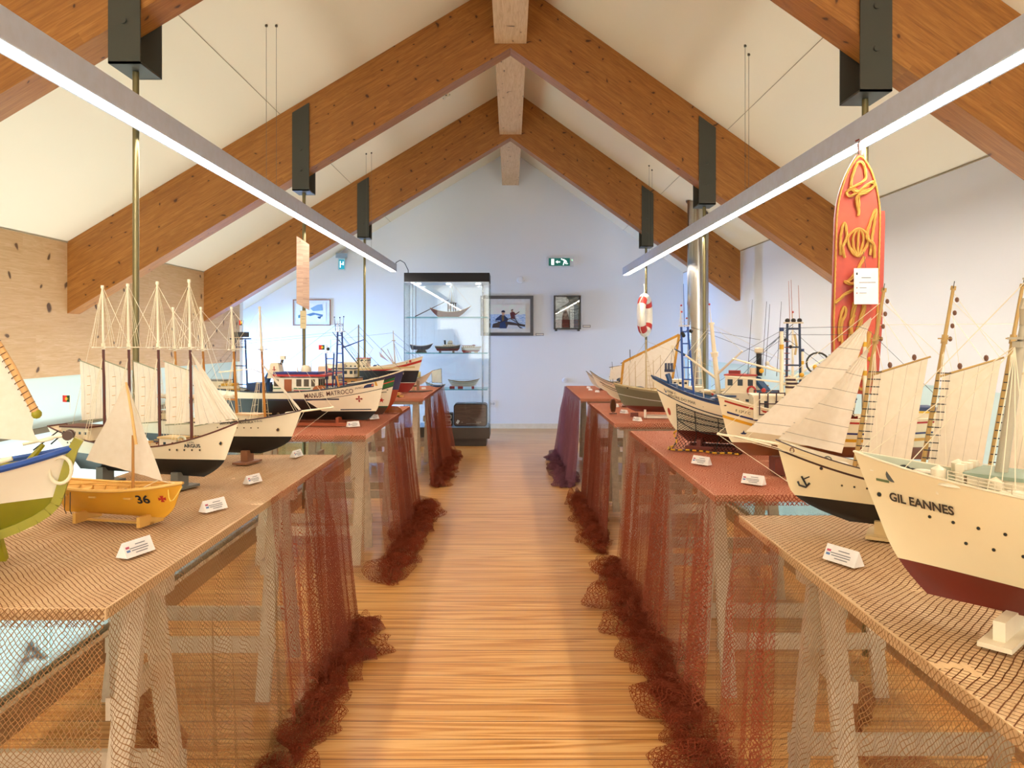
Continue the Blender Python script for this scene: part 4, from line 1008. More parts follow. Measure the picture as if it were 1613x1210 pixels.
MB().box((0, .0, .003), (.22, .016, .006)).build('stand_rail', YL, t, False)
for x in (-.115, -.095): MB().tube([(x, -H.halfw(x)-.004, .09), (x, -H.halfw(x)-.005, .04), (x+.004, -H.halfw(x)-.003, .03)], .0012, 5).build('hanging_line', BLACK, t)
# ---- generic fishing vessel pieces
def rope_drum(par, x, y, z, r=.02, w_=.045): 
    o = winch(par, x, y, z, r, w_, M('#b0622e', .5), ROPE); return o
# ---- 5. MANUEL MATROCO trawler
L = 1.12; wlf = lambda u: .075*(1-min(1, max(0, (u-.60)/.10)))**1 if u < .70 else 0
H = Hull(L, .22, .165, .24, .20, z0=.03, rake=.05, fore=.05, srake=.06, tr=.7, bul=.035, wl=.052, tlow=.42, wlf=wlf, pb=(1.4, 2.7))
t = ship('trawler', 'white model trawler with black bottom and red cross, lettered MANUEL MATROCO', SHIPC, 605, 4.45, -5, L)
H.build(t, hull_mat('matroco_paint', '#14130f', '#efe4c8', [(.0, .004, '#20242c'), (.054, .0575, '#20242c')]), DECKG, M('#2a3440', .4), .004, LGREY)
for sd in (-1, 1):
    x0 = L/2-.305
    H.text('MANUEL MATROCO', x0, H.railz(x0)-.029, .030, sd, M('#4a1a14', .5), t, .004, .11, ys=1.25)
    H.text('PV952', L/2-.135, H.railz(L/2-.14)-.022, .016, sd, M('#4a3a30', .5), t, 0, .16)
    k = .011; a_ = .0022
    H.patch([(-a_,k*1.0),(-a_*2.6,k*1.15),(0,k*1.9),(a_*2.6,k*1.15),(a_,k),(a_,a_),(k*1.0,a_),(k*1.15,a_*2.6),(k*1.9,0),(k*1.15,-a_*2.6),(k,-a_),(a_,-a_),(a_,-k),(a_*2.6,-k*1.15),(0,-k*1.9),(-a_*2.6,-k*1.15),(-a_,-k),(-a_,-a_),(-k,-a_),(-k*1.15,-a_*2.6),(-k*1.9,0),(-k*1.15,a_*2.6),(-k,a_),(-a_,a_)], L/2-.14, .155, sd, M('#9a241c', .5), t, 'red_cross')
    H.patch([(-.035,-.012),(-.028,.003),(-.01,.012),(.022,.016),(.022,-.004)], L/2-.078, H.railz(L/2-.078)-.024, sd, NAVY, t, 'painted_eye_patch')
    H.patch([(.008*math.cos(q*PI/6), .007*math.sin(q*PI/6)) for q in range(12)], L/2-.062, H.railz(L/2-.06)-.020, sd, M('#e07a5a', .5), t, 'painted_eye') if False else None
    H.patch([(-.005,.017),(.004,.017),(.010,-.008),(-.003,-.006)], L/2-.045, H.railz(L/2-.045)-.022, sd, M('#d9a441', .5), t, 'yellow_mark')
    c = H.on(L/2-.063, H.railz(L/2-.063)-.021, sd, .0022); MB().lathe([(0,0),(.006,0),(.006,.0008*sd),(0,.0008*sd)], c, 'Y', 12).build('painted_eye', M('#e8744e', .5), t)
    H.stripe(-.15, L/2-.25, .150, .155, sd, M('#2a2c48', .4), t, .008, 'rubbing_strake'); H.stripe(L/2-.25, L/2-.075, .092, .092, sd, M('#2a2c48', .4), t, .006)
    H.portholes([L/2-.40, L/2-.385, L/2-.37, L/2-.355], .168, sd, t, .0028, M('#7a2a1c', .4))
cradle(t, -.2, L/2-.2, .22, M('#a3502c', .5), .03)
dz = H.deckz(.05)
wh = house(t, .05, 0, dz, .27, .12, .115, WHITE, None, 'wheelhouse', 0)
MB().box((.07, 0, dz+.128), (.32, .145, .012)).build('red_roof', RED, wh, False); MB().box((.05, 0, dz+.141), (.27, .12, .014)).build('blue_roof_top', M('#23307a', .4), wh, False)
for sd in (-1, 1):
    for x, w_ in ((-.065, .028), (.07, .03), (.115, .03), (.155, .022)): MB().box((x, sd*.0606, dz+.085), (w_, .002, .042)).build('window', M('#5a4838', .2), wh, False)
    MB().box((.005, sd*.061, dz+.055), (.045, .003, .10)).build('door', M('#a0562a', .4), wh, False)
    MB().box((.09, sd*.0606, dz+.052), (.10, .002, .006)).build('green_stripe', GREEN, wh, False); MB().box((.09, sd*.0606, dz+.040), (.10, .002, .004)).build('red_stripe', RED, wh, False)
    MB().box((-.055, sd*.0606, dz+.052), (.055, .002, .006)).build('green_stripe', GREEN, wh, False)
for y in (-.04, 0, .04): MB().box((.186, y, dz+.085), (.002, .028, .042)).build('window', M('#5a4838', .2), wh, False)
f = MB().box((-.09, 0, dz+.155), (.08, .08, .09), taper=.8, tx=.6).build('funnel', CREAM, t, False)
for sd in (-1, 1): MB().box((-.088, sd*.038, dz+.16), (.022, .004, .004)).box((-.088, sd*.038, dz+.165), (.004, .004, .03)).build('funnel_cross', RED, f, False)
MB().cyl((-.06, 0, dz+.19), (-.05, 0, dz+.225), .008).build('exhaust_pipe', DARKSTEEL, t); MB().box((-.05, 0, dz+.24), (.075, .01, .004)).box((-.05, 0, dz+.228), (.03, .02, .02)).build('radar', CREAM, t, False)
MB().lathe([(0, .04), (.02, .035), (.028, .02), (.028, 0)], (.09, 0, dz+.148), 'Z', 16).build('satellite_dome', CREAM, t)
pole(t, (.11, .03, dz+.148), (.11, .03, dz+.20), .005, CREAM, 'vent'); pole(t, (.05, -.03, dz+.148), (.05, -.03, dz+.175), .006, CREAM, 'vent')
BT = M('#1c2f6c', .4)
ladder_tower(t, L/2-.265, H.deckz(.3)-.01, .545, .05, .026, BT, 7, 'x', .008); MB().box((L/2-.265, 0, .548), (.05, .06, .005)).build('tower_platform', CREAM, t, False)
for dx, zz in ((-.025, .632), (.0, .63), (.018, .635)): pole(t, (L/2-.265+dx, 0, .548), (L/2-.265+dx*1.3, 0, zz), .002, DARKSTEEL); MB().ball((L/2-.265+dx*1.3, 0, zz), .004).build('lamp_ball', BLACK, t)
for k in range(5): MB().ball((L/2-.262, 0, .56+.014*k), .004).build('signal_lamp', CREAM, t)
pole(t, (L/2-.255, 0, .45), (L/2-.115, -.02, .50), .004, BT, 'boom'); ladder_tower(t, L/2-.325, H.deckz(.25), .42, .03, .05, BT, 3, 'x', .007)
MB().box((L/2-.33, 0, .425), (.06, .05, .005)).build('tower_platform', CREAM, t, False); MB().ball((L/2-.335, 0, .445), .010).build('searchlight', BLACK, t); pole(t, (L/2-.32, .0, .42), (L/2-.32, 0, .50), .0015)
flag_pt(t, (L/2-.35, -.02, .455), .035, .028, .15)
for a, b in (((L/2-.265, 0, .54), (L/2-.03, 0, .27)), ((L/2-.265, 0, .545), (L/2-.06, 0, .265)), ((L/2-.27, 0, .545), (-.3, 0, .49)), ((L/2-.27, 0, .53), (-.36, 0, .47)), ((L/2-.265, 0, .545), (L/2-.1, .04, .26))): lines(t, [(a, b)], DROPE, .0009)
rope_drum(t, L/2-.37, -.055, H.deckz(.2), .028, .05); winch(t, L/2-.30, -.03, H.deckz(.26), .018, .05, CREAM)
m = MB()
for k in range(4): m.tube([(L/2-.315+.014*k, -.06, H.deckz(.25)), (L/2-.31+.014*k, -.055, H.deckz(.25)+.045), (L/2-.29+.01*k, -.04, H.deckz(.25)+.02)], .003, 6)
m.build('deck_gear', CREAM, t)
MB().bar((L/2-.245, -.05, H.deckz(.3)), (L/2-.275, -.03, H.deckz(.3)+.10), .004, .012).build('wooden_ladder', M('#c88a4a', .5), t, False)
# aft: blue crane, blue box, net pile, second tower
bx = -.13; MB().tube([(bx-.01, 0, dz), (bx-.02, 0, dz+.09), (bx, 0, dz+.135), (bx+.05, 0, dz+.155)], [.022, .022, .018, .014], 10).build('blue_crane', M('#2a4f80', .4), t)
MB().box((bx-.06, 0, dz+.04), (.10, .13, .085)).build('blue_winch_house', M('#1f3a66', .45), t, False); MB().box((bx-.05, -.075, dz+.02), (.035, .02, .03)).build('orange_crate', M('#c05a24', .5), t, False)
ladder_tower(t, -.31, H.deckz(-.3), .50, .09, .06, M('#20284c', .4), 3, 'x', .008); MB().box((-.31, 0, .505), (.10, .08, .008)).box((-.31, 0, .53), (.08, .06, .03)).build('aft_tower_top', M('#2a2a2a', .5), t, False)
pole(t, (-.335, 0, .53), (-.335, 0, .63), .0015); pole(t, (-.30, 0, .53), (-.29, 0, .615), .0015); flag_pt(t, (-.30, 0, .60), .02, .03, .9)
for k, c_ in enumerate((NAVY, M('#c99a2a', .6), CREAM, M('#c99a2a', .6))): MB().box((-.36-.0*k, -.03+.0*k, H.deckz(-.4)+.012+.016*k), (.10-.01*k, .08, .014)).build('net_pile', c_, t, False)
house(t, -.45, 0, H.deckz(-.45), .12, .12, .075, CREAM, GREY, 'aft_house', 3, .6)
winch(t, -.24, -.04, H.deckz(-.2), .022, .05, BLACK); MB().tube([(-.40, -.09, .31), (-.20, -.09, .33), (-.12, -.09, .30)], .004, 8).build('railing_bar', CREAM, t)
lines(t, [((-.31, sd*.03, .50), (-.54, sd*.06, .24)) for sd in (-1, 1)] + [((-.31, 0, .50), (-.05, 0, .42))], DROPE)
# ---- 6/7. two bows behind the MANUEL: green-bulwarked with red star, navy with orange bottom
L = .88; H = Hull(L, .20, .15, .235, .19, z0=.03, rake=.05, fore=.03, srake=.05, tr=.7, bul=.035, wl=.045, tlow=.4, pb=(1.4, 2.6))
t = ship('trawler', 'white model trawler with green bulwark and red star at its bow', SHIPC, 622, 4.78, -4, L)
H.build(t, hull_mat('star_paint', '#5a3a28', '#efe4c8', [(.0, .055, '#2c6a3c'), (.02, .026, '#d0473a'), (.055, .060, '#20242c')], [(.0, .008, '#2a5a3a')]), DECKG, M('#20242c', .4), .004, M('#5a8a50', .5))
for sd in (-1, 1):
    H.patch([((.018 if k % 2 == 0 else .0075)*math.cos(k*PI/5+PI/2-.15), (.018 if k % 2 == 0 else .0075)*math.sin(k*PI/5+PI/2-.15)) for k in range(10)], L/2-.082, .12, sd, M('#c8321e', .5), t, 'red_star')
    H.stripe(L/2-.10, L/2-.05, .168, .172, sd, BLACK, t, .004); H.patch([(-.008,0),(0,.003),(.008,0),(0,-.003)], L/2-.045, .185, sd, BLACK, t, 'hawse_mark')
cradle(t, -.26, L/2-.15, .2, M('#a3502c', .5), .03)
dz = H.deckz(0); wh = house(t, -.02, 0, dz, .26, .13, .07, CREAM, None, 'lower_house', 4, .5, .02, .02)
MB().box((-.02, 0, dz+.074), (.27, .14, .010)).build('red_stripe', RED, wh, False); house(t, 0, 0, dz+.08, .17, .11, .06, CREAM, M('#c8563a', .5), 'wheelhouse', 4, .6, .022, .024, 3)
pole(t, (.07, 0, dz+.14), (.075, 0, .62), .004, CREAM, 'mast'); MB().box((.073, 0, .50), (.01, .07, .004)).build('crosstree', CREAM, t, False); MB().box((-.02, 0, dz+.165), (.05, .05, .04)).build('life_raft', CREAM, t, False)
lines(t, [((.073,0,.60), (L/2-.03,0,.27)), ((.073,0,.6), (-.4,0,.25)), ((.073,0,.5), (L/2-.1,0,.26))], DROPE, .0009)
L = .86; H = Hull(L, .20, .17, .265, .20, z0=.03, rake=.075, fore=.03, srake=.05, tr=.7, bul=.03, wl=.135, tlow=.4, pb=(1.4, 2.6))
t = ship('trawler', 'navy blue model fishing vessel with orange-brown bottom', SHIPC, 636, 5.08, -6, L)
H.build(t, hull_mat('navy_paint', '#b4461e', '#262c5c'), DECKG, CREAM, .005, CREAM)
cradle(t, -.24, L/2-.15, .2, M('#a3502c', .5), .03)
dz = H.deckz(0); wh = house(t, .02, 0, dz, .22, .13, .07, M('#b98a50', .5), M('#20242c', .5), 'lower_house', 4, .5, .028, .035); house(t, .03, 0, dz+.076, .15, .11, .055, CREAM, M('#20242c', .5), 'wheelhouse', 4, .6, .02, .022, 3)
MB().box((.0, 0, dz+.15), (.05, .05, .03)).build('life_raft', CREAM, t, False); pole(t, (.12, 0, dz), (.12, 0, .60), .007, M('#7a6a30', .5), 'mast'); pole(t, (.12, 0, .30), (.22, 0, .44), .004, CREAM, 'boom')
pole(t, (.12, 0, .33), (-.06, 0, .55), .004, DARKSTEEL, 'boom'); MB().box((.16, 0, dz+.02), (.05, .06, .05)).build('blue_winch', NAVY, t, False); winch(t, .22, 0, H.deckz(.22), .02, .07)
for a, b in (((.12,0,.59), (L/2-.02,0,.30)), ((.12,0,.59), (-.35,0,.25)), ((.22,0,.44), (.12,0,.55))): lines(t, [(a, b)], DROPE, .001)
MB().poly([Vector(p) for p in ((.26,0,.42),(.29,0,.39),(.33,0,.35),(.31,0,.37),(.27,0,.385))], .002, (0,1,0)).build('signal_flag', M('#c9b8c0', .6), t, False)
ladder_tower(t, -.1, dz+.1, .47, .03, .02, CREAM, 5, 'y', .004)
# heap of dry net in front
def heap(name, label, c, r, h, mat, cat='net heap', n_=26):
    rr = sd_rand(5); ph = [rr.uniform(0, 6) for _ in range(6)]
    f = lambda u, v: (c[0]+r*math.sin(v*PI/2+.001)*math.cos(2*PI*u)*(1+.18*math.sin(5*2*PI*u+ph[0])), c[1]+r*.7*math.sin(v*PI/2)*math.sin(2*PI*u), c[2]+h*math.cos(v*PI/2)*(1+.25*math.sin(7*2*PI*u+ph[1]+v*9)*v))
    o = MB().grid(f, n_*2, n_, lambda u, v: (u*.9, v*.35), flip=True).build(name, mat); return tag(o, label, cat)
heap('net_heap', 'dried brown net heap before the bows on the second left table', (-.80, 5.2, ZT+.006), .06, .045, net_mat('dry_net', '#8a4a2a', '#b0713f', .01, .5, .9))
# ---- 8. big ship with red band on the farthest left table
L = .92; H = Hull(L, .17, .225, .325, .25, z0=.02, rake=.09, fore=.05, srake=.06, tr=.6, bul=.02, wl=.085, tlow=.35, pb=(1.4, 2.8))
t = ship('side_trawler', 'large cream model ship with red band, black hull side and dark red bottom', SHIPC, 666, 6.9, -9, L)
H.build(t, hull_mat('seaship_paint', '#8e2620', '#ece2c6', [(.028, .050, '#b3281f')], [(0, .004, '#e6e0d0'), (.004, .112, '#14141c')]), DECKW, CREAM, .004, CREAM)
for sd in (-1, 1): H.text('LANSFOREST', L/2-.235, .185, .024, sd, WHITE, t, .01, .05); H.text('ADAM', L/2-.26, .160, .021, sd, WHITE, t, .01, .05); H.stripe(-.3, L/2-.07, .22, .25, sd, M('#d9bf88', .5), t, .016, 'wooden_rubbing_band')
for x in (-.2, .2): MB().box((x, 0, .012), (.03, .12, .03)).build('stand_block', M('#c8913c', .5), t, False)
x = L/2-.26; pole(t, (x, 0, H.deckz(x)), (x-.02, 0, .58), .006, TAN, 'mast'); MB().box((x-.015, 0, .49), (.02, .05, .006)).build('crosstree', TAN, t, False)
pole(t, (x, 0, .26), (x-.12, -.04, .42), .005, TAN, 'derrick'); pole(t, (x, 0, .26), (x-.09, .05, .41), .005, TAN, 'derrick')
lines(t, [((x-.018, 0, .56), (L/2-.02, 0, .345)), ((x-.018, 0, .49), (L/2-.06, 0, .33)), ((x-.018, 0, .49), (x-.12, -.04, .42)), ((x-.12, -.04, .42), (x-.12, -.04, .36)), ((x-.018,0,.56), (-.4,0,.5)), ((x-.018,0,.48), (x+.05,.05,.3)), ((x-.018,0,.48), (x+.05,-.05,.3))], DROPE, .0012)
for k, c_ in enumerate((RED, ORANGE, GREY, TAN, BLACK, RED)): MB().box((.18+.035*k, -.0, H.deckz(.18+.035*k)+.010), (.016, .10, .022)).build('deck_fitting', c_, t, False)
house(t, -.18, 0, H.deckz(-.18), .25, .12, .06, CREAM, CREAM, 'deckhouse', 6, .5, .014, .014); house(t, -.1, 0, H.deckz(-.1)+.06, .10, .10, .04, CREAM, RED, 'wheelhouse', 3, .6, .02, .014, 3)
winch(t, .02, 0, H.deckz(0), .018, .07, NAVY); pole(t, (-.3, 0, .28), (-.31, 0, .50), .004, TAN, 'mast'); railing(t, [(L/2-.25, -.055, .26), (L/2-.07, -.025, .315)], .02)
tag(MB().box((-1.02, 6.62, ZT+.025), (.12, .06, .035)).box((-.955, 6.62, ZT+.014), (.05, .06, .014)).build('wooden_block', M('#c8913c', .5), None, False), 'stepped pale wooden block beside the dark red bottomed ship', 'block')
# ---- 9. outrigger canoe and stick sail boat
L = .62; H = Hull(L, .08, .05, .155, .13, z0=.04, rake=.10, fore=.06, srake=.12, tr=.1, bul=.02, wl=.012, tlow=.5, e=.55, pb=(1.6, 2.2))
t = ship('outrigger_canoe', 'cream outrigger model canoe with straw hut and black bottom on the farthest left table', 'model boat', 682, 7.45, 8, L)
H.build(t, hull_mat('canoe_paint', '#1c1a18', '#e8dcc0'), DECKW, TAN, .003, CREAM)
MB().grid(lambda u, v: (.14+.05*(u-.5)*2, .045*math.cos(PI*v), .13+.055*math.sin(PI*v)), 6, 12).build('straw_hut', M('#a8a068', .8), t)
for x in (.02, .16):
    MB().bar((x, .02, .10), (x, -.22, .10), .008, .008).build('outrigger_beam', M('#b09478', .5), t, False); MB().box((x, -.20, .058), (.028, .02, .10)).build('outrigger_post', M('#b09478', .5), t, False)
MB().tube([(-.10, -.2, .01), (0, -.2, .006), (.2, -.2, .006), (.30, -.2, .012)], [.004, .009, .009, .003], 10).build('outrigger_float', M('#6a5a50', .5), t)
for x in (-.1, .12): MB().box((x, 0, .02), (.02, .06, .04)).build('stand_block', TAN, t, False)
t = thing('sailing_raft', 'tiny blue boat under a square pale stick sail, left row', 'model boat', (-.765, 7.95, ZT+.006), -.1)
MB().grid(lambda u, v: ((u-.5)*.16, .02*math.sin(PI*u)**.7*math.cos(PI*v), .020-.018*math.sin(PI*u)**.6*math.sin(PI*v)), 14, 8).build('hull', M('#3d6fb0', .5), t); MB().box((0, 0, .0165), (.10, .03, .004)).build('deck', WHITE, t, False)
m = MB()
sq = [Vector((-.055, 0, .05)), Vector((.05, 0, .045)), Vector((.045, 0, .195)), Vector((-.06, 0, .17))]
for a, b in ((0,1),(1,2),(2,3),(3,0)): m.line(sq[a], sq[b], .0022, 5)
m.line(sq[1], Vector((.06, 0, .015)), .0022, 5).line(sq[0], Vector((-.05, 0, .015)), .0018, 5); m.build('stick_frame', M('#5d5f58', .6), t)
sail(t, *sq, .006, sail_mat('pale_green_cloth', '#dfe6d4', '#d0d9c4'), 'sail', 8)
# ================================================================= RIGHT ROW
# ---- GIL EANNES, the big white ship in front
L = 1.0; H = Hull(L, .19, .205, .246, .22, z0=.036, rake=.10, fore=.035, srake=.06, tr=.5, bul=.03, wl=.055, tlow=.45, e=.34, pb=(1.35, 2.6))
t = ship('hospital_ship', 'large white model ship with dark red bottom, lettered GIL EANNES, at the right edge', SHIPC, 1345, 1.50, 132, L)
H.build(t, hull_mat('gil_paint', '#6e2214', '#e8d6ac'), M('#93a28a', .6), CREAM, .0022, M('#b9c0a8', .5))
blk = M('#3a3028', .5)
for sd in (-1, 1):
    x0 = L/2-.135; H.text('GIL EANNES', x0, .206, .0225, sd, blk, t, .03, -.02)
    H.portholes([L/2-.052], .207, sd, t, .0042); H.patch([(-.014,-.0025),(.014,-.0025),(.014,.0025),(-.014,.0025)], L/2-.062, .236, sd, M('#6a7a50', .5), t, 'hawse_slot')
    H.portholes([L/2-.15-.042*k for k in range(10)], .184, sd, t, .0028, zf=lambda x: .185-.02*(L/2-.15-x)); H.portholes([L/2-.21-.045*k for k in range(8)], .150, sd, t, .0028)
for x in (L/2-.27, -.2):
    MB().box((x, 0, .02), (.018, .15, .04)).build('cradle_plate', CREAM, t, False)
    MB().box((x-.0, 0, .004), (.05, .20, .008)).build('cradle_foot', CREAM, t, False)
# raised forecastle then lower well deck with fittings
HB = H.deckz(L/2-.1)
FD = M('#a9b49a', .6)
for x, r in ((L/2-.085, .012), (L/2-.10, .010)): winch(t, x, 0, HB, r, .05, M('#4a4c48', .5), DARKSTEEL)
for x, y in ((L/2-.12, .03), (L/2-.12, -.03), (L/2-.06, .012), (L/2-.06, -.012)): MB().lathe([(.005, 0), (.005, .014), (.007, .016), (0, .018)], (x, y, HB), 'Z', 10).build('bollard', CREAM, t)
hs = house(t, L/2-.30, 0, H.deckz(.2), .17, .10, .05, CREAM, M('#8ea08a', .6), 'fore_deckhouse', 3, .5, .012, .016)
for k in range(3): MB().box((L/2-.20, -.03+.03*k, H.deckz(.3)+.03), (.014, .016, .055)).build('vent_trunk', CREAM, t, False)
for x, y in ((L/2-.17, .05), (L/2-.17, -.05), (L/2-.26, .055), (L/2-.34, .055)):
    MB().lathe([(.004, 0), (.005, .02), (.012, .03), (.012, .045), (0, .052)], (x, y, H.deckz(x)), 'Z', 14).build('cowl_vent', CREAM, t)
lifeboat(t, L/2-.20, .062, H.deckz(.3)+.022, .055, M('#f2ead2', .35)); lifeboat(t, L/2-.30, .072, H.deckz(.2)+.03, .07, M('#f2ead2', .35)); lifeboat(t, L/2-.13, 0, HB+.02, .045)
for y in (-.02, .02): lifeboat(t, L/2-.045, y*.5, H.deckz(L/2-.05)+.006, .02)
MX = L/2-.243; GM = M('#b4ab94', .5)
def GP(z, dx=0, dy=0): return Vector((MX-.13*(z-.2)+dx, dy, z))
m = MB().tube([GP(.21), GP(.50)], .0105, 16, .008).build('foremast', GM, t); MB().tube([GP(.495), GP(.64)], .0060, 12, .0045).build('topmast', GM, m)
MB().box(GP(.505), (.022, .075, .004)).box(GP(.495), (.012, .05, .01)).build('mast_platform', GM, m, False); MB().box(GP(.605), (.016, .03, .003)).build('upper_crosstree', GM, m, False)
MB().tube([GP(.57, 0, .014), GP(.555, 0, .022), GP(.53, 0, .006)], .005, 8).build('lamp_bracket', GM, m); MB().ball(GP(.21, .013), .012).build('cowl_mouth', BLACK, t)
k_ = MB()
for i in range(30): k_.ball(GP(.22+.009*i, .0, .0105-.0001*i), .0012, k=5)
k_.build('mast_rungs', GM, m)
seg = [(GP(.61), H.P(1, 1)+Vector((-.01, 0, 0))), (GP(.50), H.P(1, 1)+Vector((-.03, 0, 0)))]
for sd in (-1, 1):
    for dx in (-.04, -.02, 0, .02): seg.append((GP(.49, 0, sd*.03), (MX-.03+dx, sd*H.halfw(MX)*.96, H.railz(MX))))
lines(t, seg, ROPE, .0009); lines(t, [(GP(.49, 0, .03), (L/2-.10, .03, H.deckz(.4)+.02)), (GP(.62), (-.2, 0, .62))], ROPE, .0009)
pole(t, GP(.26, .01), GP(.245, -.16, .05), .005, GM, 'derrick'); pole(t, GP(.26, .01), GP(.245, -.16, -.05), .005, GM, 'derrick')
house(t, -.12, 0, H.deckz(-.1), .34, .14, .055, CREAM, CREAM, 'main_deckhouse', 8, .5, .014, .014); house(t, -.08, 0, H.deckz(-.1)+.062, .22, .12, .05, CREAM, CREAM, 'bridge', 6, .5, .016, .016, 4)
MB().lathe([(.028, 0), (.026, .10), (.024, .10), (.022, .02)], (-.15, 0, H.deckz(-.1)+.115), 'Z', 20).build('funnel', M('#d9a63a', .4), t)
for s_ in (-1, 1): railing(t, [(L/2-.19-.05*q, s_*H.halfw(L/2-.19-.05*q)*.97, H.railz(L/2-.19-.05*q)) for q in range(9)], .018, CREAM, .0009, 3)
P = mast(t, H, -.3, .62, .45, .1, .005, GM, GM, .03)
# ---- CREOULA type schooner behind it
L = .80; H = Hull(L, .12, .12, .20, .15, z0=.028, rake=.055, fore=.13, srake=.1, tr=.55, bul=.022, wl=.055, tlow=.35, pb=(1.5, 2.6), e=.5)
t = ship('four_masted_ship', 'white model schooner with jibs, tan masts, black bottom and anchor, behind the large white ship', SHIPC, 1222, 2.08, 150, L)
H.build(t, hull_mat('creoula_paint', '#16140f', '#e6d3a8', [(.022, .028, '#3a1a14')]), DECKW, M('#3a1a14', .4), .0016, CREAM)
for sd in (-1, 1):
    H.portholes([L/2-.17, L/2-.20, L/2-.23, L/2-.26, L/2-.30], .125, sd, t, .0025); H.portholes([L/2-.12], .165, sd, t, .0036, None, BROWN)
    c = H.on(L/2-.075, .125, sd, .004); m = MB().box(c, (.004, .004, .028), ry=.5).tube([c+Vector((-.014,0,-.004)), c+Vector((-.004,0,-.016)), c+Vector((.012,0,-.012)), c+Vector((.016,0,-.002))], .0028, 8).box(c+Vector((-.006,0,.009)), (.018,.003,.003), ry=.5); m.build('anchor', BLACK, t)
    c = H.on(L/2-.045, .205, sd, .002); MB().tube([c+Vector((.005*math.cos(a*PI/6), 0, .007*math.sin(a*PI/6))) for a in range(13)], .0013, 6).build('hawse_ring', BROWN, t)
stand_blocks(t, H, (L/2-.26, -.2), TAN, .03)
segs = []; PS = []; MT = M('#b99655', .5)
DW = M('#6a3f22', .5)
def rungs(P, z0, z1, n_, w_=.03):
    m = MB()
    for i in range(n_): p = P(z0+(z1-z0)*i/(n_-1)); m.line(p+Vector((-w_*.9, .006, 0)), p+Vector((.004, .006, 0)), .0014, 5)
    return m.build('mast_steps', BLACK, t)
for i, s_ in enumerate((.195, .345, .485, .62)):
    x = L/2-s_; P = mast(t, H, x, .63, .50, .15, .0058, MT, MT, .0); PS.append(P)
    MB().box(P(.50), (.012, .055, .004)).box(P(.505), (.03, .008, .003)).build('crosstree', MT, t, False); shrouds(H, P, x-.03, .49, segs, (-.02, 0, .02)); rungs(P, .17, .42, 14)
    MB().tube([P(.625, .0), P(.632, .012), P(.645, .012)], .001, 5).build('wire_hook', DARKSTEEL, t)
    for q in range(4): MB().ball(P(.60-.032*q)+Vector((-.012, 0, 0)), .0048, sz=1.4, k=8).build('rigging_block', DW, t)
    if i < 3:
        nx = .115; a = P(.185, 0, -.010); b = P(.17, 0, -.010-nx); c = P(.455, 0, -.010-nx); d = P(.41, 0, -.010)
        sail(t, a, b, c, d, .010, sail_mat('schooner_sail', '#ecdfc8', '#dfcfb2', '#a89a80', 4, .03) if i == 0 else bpy.data.materials['schooner_sail']); spar(t, a+Vector((.01,0,-.005)), b+Vector((-.006,0,-.005)), .003, MT, 'boom'); spar(t, d+Vector((.01,0,.0)), c+Vector((-.006,0,.005)), .003, MT, 'gaff')
        for q in (.3, .75): MB().ball(d.lerp(c, q)+Vector((0, 0, .014)), .0055, sz=1.5, k=8).build('rigging_block', DW, t)
        segs += [(P(.60), d.lerp(c, .3)), (P(.57), d.lerp(c, .75)), (P(.62), c), (P(.5), b)]
for i in range(3): segs += [(PS[i](.54), PS[i+1](.54)), (PS[i](.60), PS[i+1](.46))]
b0, b1 = Vector((L/2-.05, 0, .213)), Vector((L/2+.16, 0, .235)); spar(t, b0, b1, .0045, CREAM, 'bowsprit'); spar(t, b0+Vector((.06,.01,.0)), b1+Vector((-.05,.012,-.002)), .0025, CREAM, 'jib_boom')
P0 = PS[0]
J = bpy.data.materials['cream_jib_cloth']
j1a, j1b = b1+Vector((.0,0,.012)), P0(.585, 0, .015)
def jib(tack, head, clew, belly, name='jib'): return sail(t, tack, clew, head+Vector((-.002,0,-.006)), head, belly, J, name)
jib(b0.lerp(b1, .62)+Vector((0,0,.02)), P0(.56, 0, .02), P0(.235, 0, .075), .016); jib(b0.lerp(b1, .20)+Vector((0,.006,.015)), P0(.48, .006, .015), P0(.205, .006, .035), .014)
segs += [(b1, P0(.60)), (b0.lerp(b1,.62), P0(.575)), (b0.lerp(b1,.2), P0(.50)), (b1, H.P(1, .45)), (b1, (L/2-.15, .03, .18)), (b1, (L/2-.15, -.03, .18)), (b0.lerp(b1,.6), (L/2-.1, .03, .19))]
lines(t, segs, ROPE, .0008)
m = MB()
for q in range(8):
    for a, b in (((b0.lerp(b1, .62)+Vector((0,0,.02))), P0(.56, 0, .02)), (b0.lerp(b1, .20)+Vector((0,.006,.015)), P0(.48, .006, .015))):
        c = a.lerp(b, (q+.5)/8); m.tube([c+Vector((.0026*math.cos(z*PI/4), .0026*math.sin(z*PI/4), 0)) for z in range(9)], .0006, 4)
m.build('jib_hanks', DARKSTEEL, t)
house(t, L/2-.27, 0, H.deckz(.13), .08, .05, .03, CREAM, TAN, 'fore_deckhouse', 3, .5, .008, .008); house(t, -.05, 0, H.deckz(0), .14, .05, .03, CREAM, TAN, 'mid_deckhouse', 5, .5, .008, .008); winch(t, L/2-.13, 0, H.deckz(.27), .01, .03)
MB().tube([(L/2-.12, 0, .175), (L/2-.09, 0, .2), (L/2-.06, 0, .2)], .008, 8).build('canvas_cover', SAIL, t); lifeboat(t, L/2-.16, .0, H.deckz(.24)+.012, .05)
tag(MB().box((1.09, 2.68, ZT+.028), (.22, .05, .044)).build('stand_plank', M('#9cc4b8', .5), None, False), 'pale green painted plank lying before the cream hulled trawler, second right table', 'plank')
